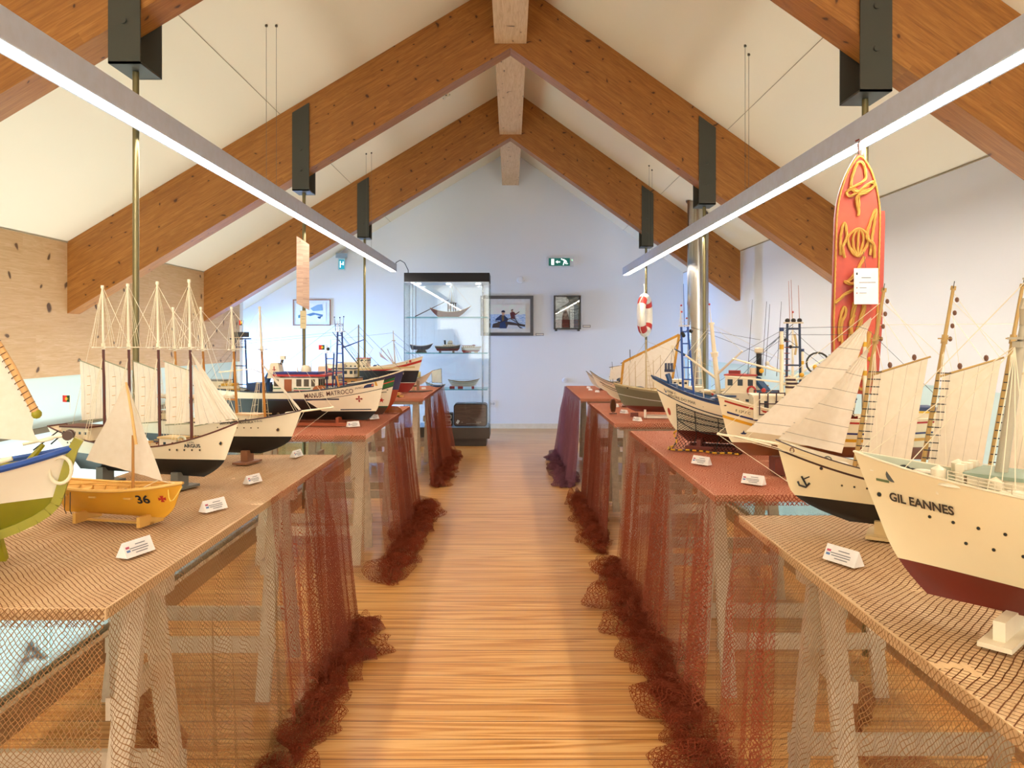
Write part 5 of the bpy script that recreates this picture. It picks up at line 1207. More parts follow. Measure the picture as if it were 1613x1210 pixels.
# ---- F 1297 C
L = .86; H = Hull(L, .2, .15, .225, .17, z0=.062, rake=.055, fore=.05, srake=.05, tr=.75, bul=.03, wl=.048, tlow=.42, e=.36, pb=(1.4, 2.6))
t = ship('trawler', 'cream model trawler with red rail, blue and yellow stripes, second right table', SHIPC, 1130, 2.92, 170, L)
H.build(t, hull_mat('f1297_paint', '#7e4420', '#ecdcb6', [(.072, .084, '#d59a1c')]), M('#b0aa8c', .6), CREAM, .003, CREAM)
for sd in (-1, 1):
    H.stripe(L/2-.022, -.42, H.railz(L/2-.02)-.020, H.railz(L/2-.02)-.020, sd, RED, t, .006) if False else None
    m = MB(); N = 30
    for i in range(N+1):
        x = L/2-.025-(.84)*i/N
        for q in (-.0035, .0035): m.v.append(tuple(H.on(x, H.railz(x)-.012+q, sd, .0012)))
    for i in range(N): m.f.append((2*i, 2*i+1, 2*i+3, 2*i+2) if sd < 0 else (2*i, 2*i+2, 2*i+3, 2*i+1))
    m.build('red_rail_stripe', RED, t, False); m = MB()
    for i in range(N+1):
        x = L/2-.035-(.82)*i/N
        for q in (-.0035, .0035): m.v.append(tuple(H.on(x, H.railz(x)-.052+q, sd, .0012)))
    for i in range(N): m.f.append((2*i, 2*i+1, 2*i+3, 2*i+2) if sd < 0 else (2*i, 2*i+2, 2*i+3, 2*i+1))
    m.build('blue_stripe', M('#2b2c66', .4), t, False)
    H.text('F 1297 C', L/2-.09, H.railz(L/2-.09)-.034, .014, sd, M('#3a342c', .5), t, 0, -.18); H.patch([(-.012,-.004),(-.004,-.002),(0,.008),(.004,-.002),(.012,-.003),(.006,-.008),(-.006,-.008)], L/2-.095, .150, sd, NAVY, t, 'painted_star')
    H.patch([(-.006,0),(0,.0025),(.006,0),(0,-.0025)], L/2-.028, H.railz(L/2-.03)-.028, sd, BLACK, t, 'hawse_mark')
for x in (L/2-.22, -.10): MB().box((x, 0, .03), (.04, .14, .06)).build('stand_block', M('#6a2c1c', .5), t, False)
dz = H.deckz(.2); wh = house(t, L/2-.19, 0, dz, .13, .13, .085, CREAM, CREAM, 'wheelhouse', 0)
for sd in (-1, 1):
    m = MB()
    for k in range(4): m.box((L/2-.235+.03*k, sd*.07, dz+.06), (.004, .004, .085))
    for zz in (.02, .06, .10): m.box((L/2-.19, sd*.07, dz+zz), (.094, .004, .004))
    m.build('gear_frame', M('#3a1c24', .4), t, False)
for sd in (-1, 1):
    for k in range(2): MB().box((L/2-.21+.04*k, sd*.0655, dz+.055), (.016, .002, .03)).build('window', M('#3a4650', .2), wh, False)
fn = MB().lathe([(.022, 0), (.022, .155), (.018, .155), (.018, .1)], (L/2-.27, 0, dz), 'Z', 20).build('funnel', CREAM, t)
for k in range(3): MB().lathe([(.0225, 0), (.0225, .008)], (L/2-.27, 0, dz+.115+.014*k), 'Z', 20).build('funnel_band', M('#3a1c24', .4), fn)
MB().box((L/2-.27, 0, dz+.02), (.07, .10, .04)).build('funnel_base', CREAM, t, False)
MB().cyl((L/2-.235, .05, dz+.1), (L/2-.235, .05, dz+.15), .014, .014, 12).build('red_lamp', RED, t) if False else buoy(t, (L/2-.17, 0, dz+.105), .009, RED)
def goal(par, x, z0, z1, mat, band=YELLOW, y=0):
    p = MB().cyl((x, y, z0), (x, y, z1), .008, .0065, 12).build('mast_post', mat, par); MB().cyl((x, y, z1-.07), (x, y, z1-.052), .0082, k=12).build('yellow_band', band, p); MB().cyl((x, y, z1-.002), (x, y, z1+.012), .0085, k=12).build('mast_cap', NAVY, p)
goal(t, L/2-.235, dz, .535, CREAM)
pole(t, (L/2-.235, 0, .38), (L/2-.05, .05, .43), .005, CREAM, 'derrick'); pole(t, (L/2-.235, 0, .33), (L/2-.40, .05, .40), .005, CREAM, 'derrick'); pole(t, (L/2-.24, 0, .34), (L/2-.03, -.04, .36), .004, CREAM, 'derrick')
goal(t, -.10, H.deckz(-.1), .545, CREAM)
m = MB()
for q in range(8): m.line((L/2-.245, .0, .34+.022*q), (L/2-.265, .0, .34+.022*q), .0015, 5)
m.build('mast_steps', M('#7a2a1c', .5), t)
lines(t, [((L/2-.235, 0, .545), (-.10, 0, .55)), ((L/2-.235, 0, .52), (-.10, 0, .52)), ((L/2-.235, 0, .52), (L/2-.02, 0, .29)), ((L/2-.235, 0, .52), (L/2-.45, 0, .35)), ((-.10,0,.55), (-.4,0,.24))], M('#3a4450', .5), .0011)
for p in ((L/2-.155, .05, .385), (L/2-.30, .04, .37), (L/2-.345, .05, .40), (L/2-.28, .0, .30), (-.11, .03, .43)): buoy(t, p, .009)
# yellow tank, blue elbow, chains, red net
ax = -.02; MB().cyl((ax, 0, H.deckz(0)), (ax, 0, H.deckz(0)+.16), .030, .022, 20).build('yellow_tank', M('#dba01c', .4), t)
MB().tube([(ax+.035, .03, H.deckz(0)+.02), (ax+.035, .03, H.deckz(0)+.05), (ax+.018, .03, H.deckz(0)+.06)], .009, 12).build('blue_elbow', M('#24427c', .4), t)
for y_ in (-.02, .02):
    m = MB()
    for q in range(18): m.tube([Vector((ax-.035+.003*math.cos(a*PI/3)*(q % 2), y_+.003*math.cos(a*PI/3)*((q+1) % 2), H.deckz(0)+.01+.010*q+.006*math.sin(a*PI/3))) for a in range(7)], .0009, 4)
    m.build('chain', M('#3a3226', .4, .6), t)
goal(t, -.09, H.deckz(0), .44, CREAM, YELLOW, .04)
MB().grid(lambda u, v: (-.0+.16*(u-.5), .16*(v-.5), H.deckz(0)+.012+.022*abs(math.sin(u*19+v*5)*math.sin(v*13+u*7))), 30, 30, lambda u, v: (u*.3, v*.3)).build('red_net_pile', net_mat('wine_net', '#6a1c18', '#8a2c20', .008, .6, .9), t)
house(t, -.27, 0, H.deckz(-.27), .16, .13, .05, CREAM, M('#d9b030', .4), 'aft_house', 5, .5, .02, .012); MB().box((-.27, 0, H.deckz(-.27)+.062), (.13, .11, .014)).build('blue_box', NAVY, t, False)
# ---- MAR trawler with black model net
L = .88; H = Hull(L, .2, .175, .30, .22, z0=.03, rake=.12, fore=.05, srake=.05, tr=.7, bul=.03, wl=.05, tlow=.42, e=.38, pb=(1.4, 2.6))
t = ship('trawler', 'white and blue model trawler draped with a black net over its side, lettered MAR', SHIPC, 1026, 3.60, 157, L)
H.build(t, hull_mat('mar_paint', '#7a2c1c', '#efe2c2', [(.0, .014, '#2a4a7c'), (.062, .068, '#20283c')]), DECKB, M('#1c3458', .4), .004, M('#2b5a8c', .5))
for sd in (-1, 1):
    H.text('F 1058 C', L/2-.095, H.railz(L/2-.095)-.030, .017, sd, M('#4a3a30', .5), t, .0, -.30); H.text('ADORE DO MAR', L/2-.15, H.railz(L/2-.15)-.040, .018, sd, M('#3a2a28', .5), t, .0, -.24)
    H.patch([(.007*math.cos(a*PI/6)-.004*math.sin(a*PI/6), .018*math.sin(a*PI/6)) for a in range(12)], L/2-.085, .165, sd, M('#b0402a', .5), t, 'red_emblem'); H.patch([(.003*math.cos(a*PI/4), .007*math.sin(a*PI/4)) for a in range(8)], L/2-.0845, .1655, sd, WHITE, t, 'emblem_centre') if False else None
cradle(t, -.24, L/2-.17, .22, M('#6e2c1c', .5), .03)
dz = H.deckz(.1)
MB().box((L/2-.095, 0, H.deckz(L/2-.09)+.015), (.05, .05, .04)).tube([(L/2-.09, 0, H.deckz(.34)), (L/2-.085, 0, H.deckz(.34)+.06), (L/2-.075, 0, H.deckz(.34)+.085)], .012, 8).build('blue_bow_crane', M('#2b4f80', .4), t)
m = MB().box((L/2-.085, 0, H.deckz(.34)+.10), (.04, .035, .012))
for q in range(3): m.box((L/2-.097+.014*q, 0, H.deckz(.34)+.12), (.006, .03, .03))
m.build('crane_head', M('#20284c', .4), t, False)
ladder_tower(t, L/2-.175, H.deckz(.26), .56, .05, .03, M('#2350a0', .4), 6, 'x', .009, lean=-.02)
MB().box((L/2-.155, 0, .565), (.045, .05, .004)).build('tower_platform', CREAM, t, False); railing(t, [(L/2-.175, .02, .567), (L/2-.135, .02, .567), (L/2-.135, -.02, .567)], .03)
pole(t, (L/2-.155, 0, .56), (L/2-.15, 0, .76), .0025, M('#5a7ab0', .4), 'antenna'); pole(t, (L/2-.14, 0, .56), (L/2-.135, 0, .66), .0025, CREAM)
for p in ((L/2-.14, 0, .66), (L/2-.142, 0, .63), (L/2-.165, 0, .60)): buoy(t, p, .0045, RED)
for p in ((L/2-.185, 0, .54), (L/2-.145, 0, .53), (L/2-.15, 0, .52)): MB().ball(p, .010, k=8).build('black_lamp', BLACK, t)
pole(t, (L/2-.175, 0, .42), (L/2-.105, 0, .46), .005, M('#2a4a6c', .4), 'boom'); MB().box((L/2-.10, 0, .465), (.016, .012, .018)).build('boom_head', CREAM, t, False)
lines(t, [((L/2-.175, 0, .56), (L/2-.11, 0, .46)), ((L/2-.17, 0, .55), (L/2-.02, 0, .34)), ((L/2-.10, 0, .46), (L/2-.13, 0, .30)), ((L/2-.10,0,.46), (L/2-.09,0,.38)), ((L/2-.16, 0, .56), (-.05, 0, .50)), ((L/2-.16, 0, .57), (-.10, 0, .42))], DROPE, .001)
ladder_tower(t, L/2-.22, H.deckz(.2), .46, .05, .012, CREAM, 8, 'x', .004, 'lattice_mast')
for sgn_ in (-1, 1): pass
P = mast(t, H, L/2-.315, .575, .43, -.10, .013, CREAM, CREAM, 0); pole(t, P(.575), P(.66), .0022, CREAM); buoy(t, P(.663), .005, RED)
MB().box(P(.44), (.03, .05, .006)).build('crosstree', CREAM, t, False); pole(t, P(.32), Vector((L/2-.17, .06, .43)), .007, CREAM, 'derrick'); pole(t, P(.34), Vector((L/2-.42, .06, .45)), .007, CREAM, 'derrick')
lines(t, [(P(.57), (L/2-.17, .06, .43)), (P(.57), (L/2-.42, .06, .45)), (P(.57), (-.3, 0, .33)), (P(.56), (L/2-.2, .0, .44))], ROPE, .001)
wh = house(t, L/2-.42, 0, dz, .17, .13, .07, CREAM, CREAM, 'lower_house', 4, .55, .014, .02); wh2 = house(t, L/2-.41, 0, dz+.076, .13, .11, .075, CREAM, RED, 'wheelhouse', 3, .6, .022, .028, 3)
MB().tube([Vector((L/2-.46+.017*math.cos(a*PI/6), .068, dz+.085+.02*math.sin(a*PI/6))) for a in range(13)], .0045, 8).build('lifebuoy', RED, t); MB().box((L/2-.38, 0, dz+.165), (.05, .03, .016)).build('red_crane_base', M('#8a241c', .5), t, False)
MB().cyl((L/2-.46, 0, dz+.15), (L/2-.46, 0, dz+.185), .016).build('white_drum', CREAM, t); MB().cyl((L/2-.485, 0, dz+.15), (L/2-.485, 0, dz+.25), .012, k=8).build('lattice_stack', BLACK, t); MB().lathe([(.008, 0), (.020, .006), (.020, .022), (0, .028)], (L/2-.485, 0, dz+.25), 'Z', 16).build('radar_dome', CREAM, t)
for x, y, z in ((L/2-.44, .03, .68), (L/2-.50, .03, .67), (L/2-.51, -.02, .66), (L/2-.56, 0, .67)): pole(t, (x, y, dz+.15), (x-.02, y, z), .0014)
MB().box((-.09, 0, dz+.06), (.10, .10, .05)).tube([(-.08, 0, dz+.08), (-.04, 0, dz+.13), (0, 0, dz+.145), (.02, 0, dz+.10)], .018, 8).build('blue_power_block', M('#24507c', .4), t)
for q in range(4): MB().box((L/2-.30-.015*q, 0, H.deckz(.1)+.012+.016*q), (.10, .15, .008)).build('blue_deck_slat', M('#2b4a74', .4), t, False)
ladder_tower(t, -.19, H.deckz(-.2), .58, .06, .05, M('#20385c', .4), 5, 'x', .010, 'stern_gantry')
for x in (-.165, -.19, -.215): MB().ball((x, 0, .585), .011, k=8).build('black_lamp', BLACK, t)
MB().box((-.19, 0, .575), (.08, .06, .006)).build('tower_platform', CREAM, t, False)
for x, z in ((-.175, .76), (-.185, .765), (-.215, .74)): pole(t, (x, 0, .58), (x+.005, 0, z), .0016, M('#c08a7a', .5))
for x, z in ((-.18, .47), (-.16, .50)): buoy(t, (x, .05, z), .008, BLACK)
lines(t, [((-.19, 0, .57), (-.06, 0, .45)), ((-.19, 0, .56), (.0, 0, .40)), ((-.19,0,.57), (.05,0,.43))], M('#3a4450', .5), .0011)
wheel = MB().tube([Vector((-.29+.045*math.cos(a*PI/8), .05, .40+.045*math.sin(a*PI/8))) for a in range(17)], .004, 6).build('net_wheel', DARKSTEEL, t)
# black model net over its port side
BN = net_mat('black_model_net', '#14120e', '#2a241c', .0125, .17, .15, 0)
bn = thing('model_net', 'black small-mesh model net hanging over the side of the white and blue trawler', 'model net', (0, 0, 0)); bn.matrix_world = Matrix.Translation(t.location) @ Matrix.Rotation(t.rotation_euler[2], 4, 'Z')
bn.location = t.location; bn.rotation_euler = t.rotation_euler
def bnf(u, v):
    x = L/2-.125-.31*u
    if v < .62:
        q = v/.62; z = H.railz(x)-.072-q*(H.railz(x)-.072-.055); p = H.on(x, z, 1, .005+.003*abs(math.sin(u*14+q*6))); return p
    q = (v-.62)/.38; p = H.on(x, .055, 1, .006); return Vector((p.x+.02*q, p.y+.11*q+.012*math.sin(u*12), max(.003, .055*(1-q*2.2)+.004*abs(math.sin(u*21+q*8)))))
MB().grid(bnf, 50, 36, lambda u, v: (u*.31, v*.30)).build('netting', BN, bn)
m = MB()
for v in (0, .14, .28): m.tube([bnf(u/20, v+.01)+Vector((0,.002,0)) for u in range(21)], .0024, 6)
m.tube([bnf(u/20, .30+.22*math.sin(u/20*PI))+Vector((0,.003,0)) for u in range(21)], .002, 6)
for u in (.0, .28, .62, 1): m.tube([bnf(u, v/12)+Vector((0,.002,0)) for v in range(13)], .0020, 6)
m.build('border_ropes', BLACK, bn)
edge = [bnf(-.02, .55+.45*q/12)+Vector((.012*math.sin(q), 0, .004)) for q in range(13)] + [bnf(u/20, 1)+Vector((0, .006+.006*math.sin(u), .003)) for u in range(21)]
MB().tube(edge, .003, 6).build('float_line', M('#2a2418', .6), bn)
for i in range(len(edge)-1):
    for q in (.25, .75):
        c = edge[i].lerp(edge[i+1], q); d = (edge[i+1]-edge[i]).normalized()
        if i % 2 == 0: MB().tube([c-d*.007, c-d*.004, c+d*.004, c+d*.007], [.002, .0042, .0042, .002], 8).build('yellow_float', M('#d9a41c', .4), bn)
# ---- grey hull ship
L = .78; H = Hull(L, .15, .13, .178, .16, z0=.035, rake=.07, fore=.07, srake=.06, tr=.6, bul=.02, wl=.038, tlow=.42, pb=(1.4, 2.6))
t = ship('side_trawler', 'olive grey model ship with white line and dark red bottom on a white cradle', SHIPC, 967, 4.95, 169, L)
H.build(t, hull_mat('grey_paint', '#6e2a1e', '#6c6a54', [(.0, .012, '#9a9478'), (.062, .066, '#cfcfc8')]), DECKW, M('#b8a878', .5), .004, CREAM)
for sy in (-1, 1): MB().box((-.03, sy*.045, .006), (.42, .014, .012)).build('cradle_rail', WHITE, t, False)
for x in (L/2-.2, -.2): MB().box((x, 0, .025), (.014, .10, .05)).build('cradle_plate', WHITE, t, False)
GTN = M('#cdb88a', .5)
P = mast(t, H, L/2-.205, .495, .42, .0, .005, GTN, GTN, 0); segs = [(P(.49), (L/2-.02, 0, .22)), (P(.42), (L/2-.06, 0, .21)), (P(.49), (-.3, 0, .30))]; shrouds(H, P, L/2-.205, .45, segs, (-.04, -.02, 0), True)
for s_, z in ((.10, .33), (.14, .36), (.255, .37), (.30, .40), (.45, .37), (.56, .36)): pole(t, (L/2-s_, 0, H.deckz(L/2-s_)), (L/2-s_+.004, 0, z), .003, GTN, 'derrick_post')
segs += [((L/2-.30, 0, .40), (L/2-.14, 0, .25)), ((L/2-.30, 0, .38), (L/2-.42, 0, .22)), ((L/2-.14, 0, .36), (L/2-.03, 0, .2))]
lines(t, segs, GTN, .001)
house(t, -.06, 0, H.deckz(-.05), .22, .10, .05, CREAM, CREAM, 'deckhouse', 6, .5, .014, .012); house(t, -.03, 0, H.deckz(-.05)+.055, .10, .08, .04, CREAM, CREAM, 'wheelhouse', 3, .6, .016, .014)
for x in (.12, .2, .27): MB().box((x, 0, H.deckz(x)+.01), (.04, .06, .025)).build('hatch', TAN, t, False); MB().ball((x+.03, .03, H.deckz(x)+.02), .008, k=8).build('deck_fitting', BLACK, t)
for x in (-.18, -.02): lifeboat(t, x, .05, H.deckz(x)+.03, .07)
tag(MB().box((.80, 4.92, ZT+.02), (.05, .012, .028)).build('wooden_strip', M('#7a3a28', .5), None, False), 'short dark red wooden strip on the third right table beside the grey ship bow', 'wood strip')
# ---- lug-sail boats beyond
def lugboat(px, D, th, L, label, hullc, sailpts, border, mast_s, mast_h, mastr=.004, z0=.02, spec=(.06, .16, .1), bot='#2a2620'):
    H = Hull(L, L*.24, spec[0], spec[1], spec[2], z0=z0, rake=L*.16, fore=L*.1, srake=L*.1, tr=.1, bul=.015, wl=.0, tlow=.5, e=.55, pb=(1.6, 2.2), ps=2)
    t = ship('lugsail_boat', label, 'model boat', px, D, th, L); H.build(t, hull_mat('lugboat_paint_%d' % px, bot, hullc, [(.018, .024, '#3a3a34')]), DECKW, M('#3a3a30', .5), .003, TAN)
    stand_blocks(t, H, (L*.2, -L*.2), BROWN, .02); x = L/2-mast_s
    pole(t, (x, 0, z0+.02), (x+.012, 0, mast_h), mastr, M('#4c4a34', .5), 'mast'); pts = [Vector(p) for p in sailpts]
    sail(t, *pts, .012, SAIL, 'sail', 14); pole(t, pts[3].lerp(pts[2], -.05), pts[3].lerp(pts[2], 1.02), .003, M('#4c4a34', .5), 'yard')
    if border:
        m = MB()
        for a, b in ((0,1),(1,2),(2,3),(3,0)):
            for off in (-.014, .014): pass
            d = (pts[b]-pts[a]).normalized(); n_ = Vector((0, 1, 0)); m.grid(lambda u, v: (pts[a]+(pts[b]-pts[a])*u) + d.cross(n_)*(.009*(v-.5)*2) + Vector((0, .004, 0)), 8, 1); m.grid(lambda u, v: (pts[a]+(pts[b]-pts[a])*u) + d.cross(n_)*(.009*(v-.5)*2) - Vector((0, .004, 0)), 8, 1)
        m.build('sail_border', M('#c08a24', .7), t)
    for k in range(3): MB().box((L*(-.2+.18*k), 0, z0+spec[0]-.004), (.02, L*.2, .005)).build('thwart', TAN, t, False)
    return t, H
t, H = lugboat(945, 5.75, 172, .62, 'dark keeled model boat with a big yellow-edged lugsail behind the grey ship', '#e6dcc0', ((.155, 0, .135), (-.215, 0, .125), (-.275, 0, .535), (.135, 0, .33)), True, .235, .425, .005, z0=.04, spec=(.055, .14, .10))
MB().ball((.02, 0, .135), .03, sx=1.5, sz=.5, k=10).build('blue_tarp', M('#2f4f70', .6), t)
t, H = lugboat(929, 7.0, 176, .62, 'white model boat with small plain lugsail and high curved prow', '#e8e2d0', ((.13, 0, .13), (-.14, 0, .12), (-.15, 0, .29), (.12, 0, .245)), False, .215, .295, .003, z0=.02, spec=(.07, .19, .12))
MB().ball((.02, 0, .13), .035, sx=1.4, sz=.6, k=10).build('blue_tarp', M('#2f4f70', .6), t); H.stripe(L/2-.12, L/2-.06, .15, .17, 1, NAVY, t, .03) if False else None
t, H = lugboat(923, 7.55, 178, .5, 'grey white model canoe with raised black tipped prow at the end wall side', '#d8d8d0', ((.02, 0, .10), (-.02, 0, .10), (-.02, 0, .13), (.02, 0, .13)), False, .25, .15, .003, z0=.015, spec=(.06, .17, .11))
t = thing('wooden_paddle', 'small brown oval rope racket standing at the grey ship bow', 'racket', (.69, 5.12, ZT+.006))
MB().tube([(.018*math.cos(a*PI/8), 0, .055+.045*math.sin(a*PI/8)) for a in range(17)], .003, 6).build('hoop', BROWN, t); MB().box((0, 0, .055), (.03, .002, .08)).build('web', net_mat('paddle_net', '#5a3a28', '#6a4a30', .008, .35, .3), t, False); MB().box((0, 0, .003), (.05, .02, .006)).build('foot', BROWN, t, False)
# white trawler superstructure further right (behind)
L = .50; H = Hull(L, .15, .13, .19, .16, z0=.03, rake=.06, fore=.05, srake=.05, tr=.7, bul=.03, wl=.05, tlow=.42, pb=(1.4, 2.6))
t = ship('trawler', 'cream model trawler with yellow roofed wheelhouse, farthest on the second right table', SHIPC, 1120, 4.05, 174, L)
H.build(t, hull_mat('backtrawler_paint', '#7a2c1c', '#ecdfc0', [(.0, .02, '#b3281f')]), DECKG, CREAM, .003, CREAM)
cradle(t, -.2, L/2-.1, .15, M('#6e2c1c', .5), .03); dz = H.deckz(0)
house(t, .02, 0, dz, .18, .12, .07, CREAM, YELLOW, 'lower_house', 4, .5, .02, .02); house(t, .03, 0, dz+.076, .12, .1, .05, CREAM, YELLOW, 'wheelhouse', 3, .6, .02, .02, 3)
x = -.17; pole(t, (x, 0, dz), (x, 0, .56), .008, CREAM, 'mast'); pole(t, (x, 0, .56), (x, 0, .64), .002, CREAM); buoy(t, (x, 0, .645), .006, RED)
MB().tube([(x-.01, 0, .53), (x-.02, 0, .47), (x-.012, 0, .42)], .006, 8).build('coiled_rope', TAN, t); pole(t, (x, 0, .30), (x+.13, 0, .37), .006, CREAM, 'derrick'); MB().ball((x+.13, 0, .375), .012).build('block', CREAM, t); pole(t, (x, 0, .30), (x-.16, 0, .40), .006, CREAM, 'derrick')
lines(t, [((x,0,.55),(x+.13,0,.37)), ((x,0,.55),(x-.16,0,.40)), ((x,0,.54),(L/2,0,.25))], DROPE, .001)
goal(t, -.22, dz, .44, CREAM)
# ================================================================= DISPLAY CASE
CX, CY, CW, CD = -.753, 9.25, 1.01, .50
t = thing('display_case', 'tall glass display case with black top and dark plinth by the end wall', 'display case', (CX, CY, 0))
DK = M('#4a4038', .5); BKB = M('#0a0916', .55)
MB().box((0, 0, .045), (CW-.08, CD-.06, .09)).build('plinth', M('#3d352e', .5), t, False); MB().box((0, 0, .155), (CW, CD, .13)).build('base_box', DK, t, False)
MB().box((0, 0, .223), (CW-.02, CD-.02, .006)).build('base_shelf', M('#8fb4d8', .35), t, False)
MB().box((0, 0, 2.0), (CW, CD, .105)).build('top_box', BKB, t, False); MB().box((0, 0, 1.944), (CW-.02, CD-.02, .006)).build('light_panel', M('#b8bfc8', .3, .5), t, False)
for x in (-.36, 0, .36):
    MB().lathe([(0, -.004), (.028, -.004), (.028, 0)], (x, 0, 1.941), 'Z', 16).build('spotlight', emis('case_spot', '#eaf2ff', 25), t)
gh0, gh1 = .226, 1.94
for a in ((0, -CD/2+.004, CW-.012, .006), (0, CD/2-.004, CW-.012, .006)): MB().box((a[0], a[1], (gh0+gh1)/2), (a[2], a[3], gh1-gh0)).build('glass_pane', GLASS, t, False)
for s in (-1, 1): MB().box((s*(CW/2-.004), 0, (gh0+gh1)/2), (.006, CD-.018, gh1-gh0)).build('glass_pane', GLASS, t, False)
EDG = M('#3d5f66', .3)
for sx in (-1, 1):
    for sy in (-1, 1): MB().box((sx*(CW/2-.003), sy*(CD/2-.003), (gh0+gh1)/2), (.007, .007, gh1-gh0)).build('glass_edge', EDG, t, False)
    for sy in (-.3, .3): MB().cyl((sx*(CW/2-.09), sy*CD, .226), (sx*(CW/2-.09), sy*CD, 1.94), .004, k=8).build('shelf_rod', CHROME, t)
SH = [1.527, 1.10, .668]
for z in SH:
    s_ = MB().box((0, 0, z), (CW-.05, CD-.06, .010)).build('glass_shelf', GLASS_EDGE, t, False)
    MB().box((0, -CD/2+.029, z), (CW-.05, .004, .010)).build('shelf_front_edge', M('#3fa0a8', .3), s_, False)
tag(MB().tube([(-1.385, 9.12, 2.12), (-1.375, 9.16, 2.19), (-1.33, 9.19, 2.22), (-1.28, 9.21, 2.19), (-1.235, 9.20, 2.10), (-1.235, 9.20, 2.052)], .005, 8).build('power_cable', M('#1d2440', .5)), 'thin dark looped cable from the left lamp to the top of the display case', 'cable')
SH = [z+.0055 for z in SH]
def case_boat(label, x, z, L, hm, spec, y=-.06, rz=0, name='model_boat', **kw):
    H = Hull(L, L*.24, spec[0], spec[1], spec[2], **kw); t = thing(name, label, 'model boat', (CX+x, CY+y, z), rz); H.build(t, hm, DECKW, TAN, .0025, TAN); return t, H
t, H = case_boat('dark red river boat with white sail and long steering oar, on the top shelf', .03, SH[0], .50, hull_mat('rabelo_paint', '#5a2620', '#7a3028'), (.06, .135, .115), y=-.05, z0=.001, rake=.14, fore=.02, srake=.10, tr=.05, bul=.015, wl=-.1, tlow=.5, e=.6, pb=(1.5, 2), ps=2)
pole(t, (-.43, 0, .008), (-.02, 0, .21), .006, M('#4a2a28', .5), 'steering_oar'); pole(t, (.0, 0, .03), (.02, 0, .42), .006, CREAM, 'mast')
sail(t, (.055, 0, .16), (-.03, 0, .17), (.01, 0, .40), (.03, 0, .40), .03, sail_mat('white_sail', '#f2f4f4', '#d6e2e4'), 'sail'); lines(t, [((.02, 0, .41), (.245, 0, .13)), ((.02, 0, .40), (-.05, .03, .2)), ((.02, 0, .40), (-.02, -.03, .2))], WHITE, .0025)
m = MB()
for x_ in (-.03, 0, .035, .06):
    for y_ in (-.03, .03): m.box((x_, y_, .12), (.008, .008, .10))
m.box((.015, 0, .17), (.12, .08, .006)); m.build('platform_frame', M('#3a2420', .5), t, False); MB().box((-.01, 0, .12), (.025, .03, .04)).box((.045, 0, .11), (.02, .03, .03)).build('barrels', M('#c9b8b8', .5), t, False)
t, H = case_boat('dark blue open boat on a black wedge stand, left on the middle shelf', -.32, SH[1], .28, hull_mat('darkblue_paint', '#2a2c40', '#343a58', [(.0, .006, '#8a8aa0')]), (.045, .075, .065), z0=.035, rake=.05, fore=.02, srake=.02, tr=.5, bul=.02, wl=-.1, tlow=.45)
MB().box((0, 0, .018), (.13, .06, .036), tx=.7).build('wedge_stand', BLACK, t, False)
t, H = case_boat('dark grey tug with white bridge and red bottom, middle of the middle shelf', -.005, SH[1], .31, hull_mat('tug_paint', '#7a2434', '#3a4048', [(.0, .005, '#c8ccd0')]), (.055, .075, .06), z0=.02, rake=.02, fore=.02, srake=.03, tr=.5, bul=.01, wl=.03, tlow=.5)
house(t, .01, 0, .07, .13, .05, .022, WHITE, WHITE, 'deckhouse', 5, .5, .01, .008); house(t, .03, 0, .095, .06, .045, .03, WHITE, WHITE, 'bridge', 3, .5, .012, .01); MB().cyl((-.03, 0, .09), (-.035, 0, .15), .012, k=12).build('funnel', BLACK, t); MB().cyl((.035, 0, .125), (.035, 0, .145), .02, k=12).build('bridge_top', WHITE, t)
pole(t, (.085, 0, .08), (.085, 0, .21), .002, LGREY, 'mast'); pole(t, (.075, 0, .20), (.095, 0, .20), .0015, LGREY, 'yard')
for x_ in (-.09, .07): MB().box((x_, 0, .012), (.025, .05, .024)).build('stand_block', M('#8a7468', .5), t, False)
t, H = case_boat('white launch with red cabin roof and red keel, right on the middle shelf', .28, SH[1], .24, hull_mat('launch_paint', '#8a2430', '#dfe0e0'), (.05, .06, .05), z0=.012, rake=.02, fore=.02, srake=.01, tr=.8, bul=.008, wl=.018, tlow=.5)
house(t, -.03, 0, .055, .15, .045, .026, WHITE, M('#7a2a44', .5), 'cabin', 6, .5, .014, .012); MB().ball((.03, 0, .087), .018, sz=.6).build('cabin_dome', M('#7a2a44', .5), t); MB().box((-.05, 0, .006), (.10, .04, .012)).build('stand_block', M('#a03040', .5), t, False); MB().box((.06, 0, .006), (.04, .04, .012)).build('stand_block', M('#c9b090', .5), t, False)
t, H = case_boat('white slender boat with red chock stands, right on the lower shelf', .19, SH[2], .38, hull_mat('whaler_paint', '#cfd0cc', '#e6e4da', [(.0, .005, '#2a3a40'), (.02, .023, '#3a4a50')]), (.06, .095, .085), z0=.022, rake=.05, fore=.03, srake=.05, tr=.05, bul=.02, wl=-.1, tlow=.5, e=.6, pb=(1.5, 2), ps=2)
for x_ in (-.14, -.04, .11): MB().box((x_, 0, .013), (.06 if x_ < 0 else .03, .05, .026)).build('stand_block', M('#a3262e', .5), t, False)
pole(t, (-.17, .0, .10), (.16, 0, .105), .0025, LGREY, 'oar')
t, H = case_boat('flat white skiff with blue grey stern at the left of the lower shelf', -.15, SH[2], .24, hull_mat('skiff_paint', '#c8ccc8', '#d8dcd8'), (.035, .05, .075), z0=.004, rake=.02, fore=.02, srake=.03, tr=.6, bul=.01, wl=-.1, tlow=.6)
pole(t, (-.09, 0, .06), (-.02, 0, .10), .003, M('#7aa0b8', .5), 'blue_grey_oar')
t = thing('old_radio', 'rounded brown television-like radio cabinet at the bottom right of the display case', 'radio', (CX+.275, CY-.05, .226))
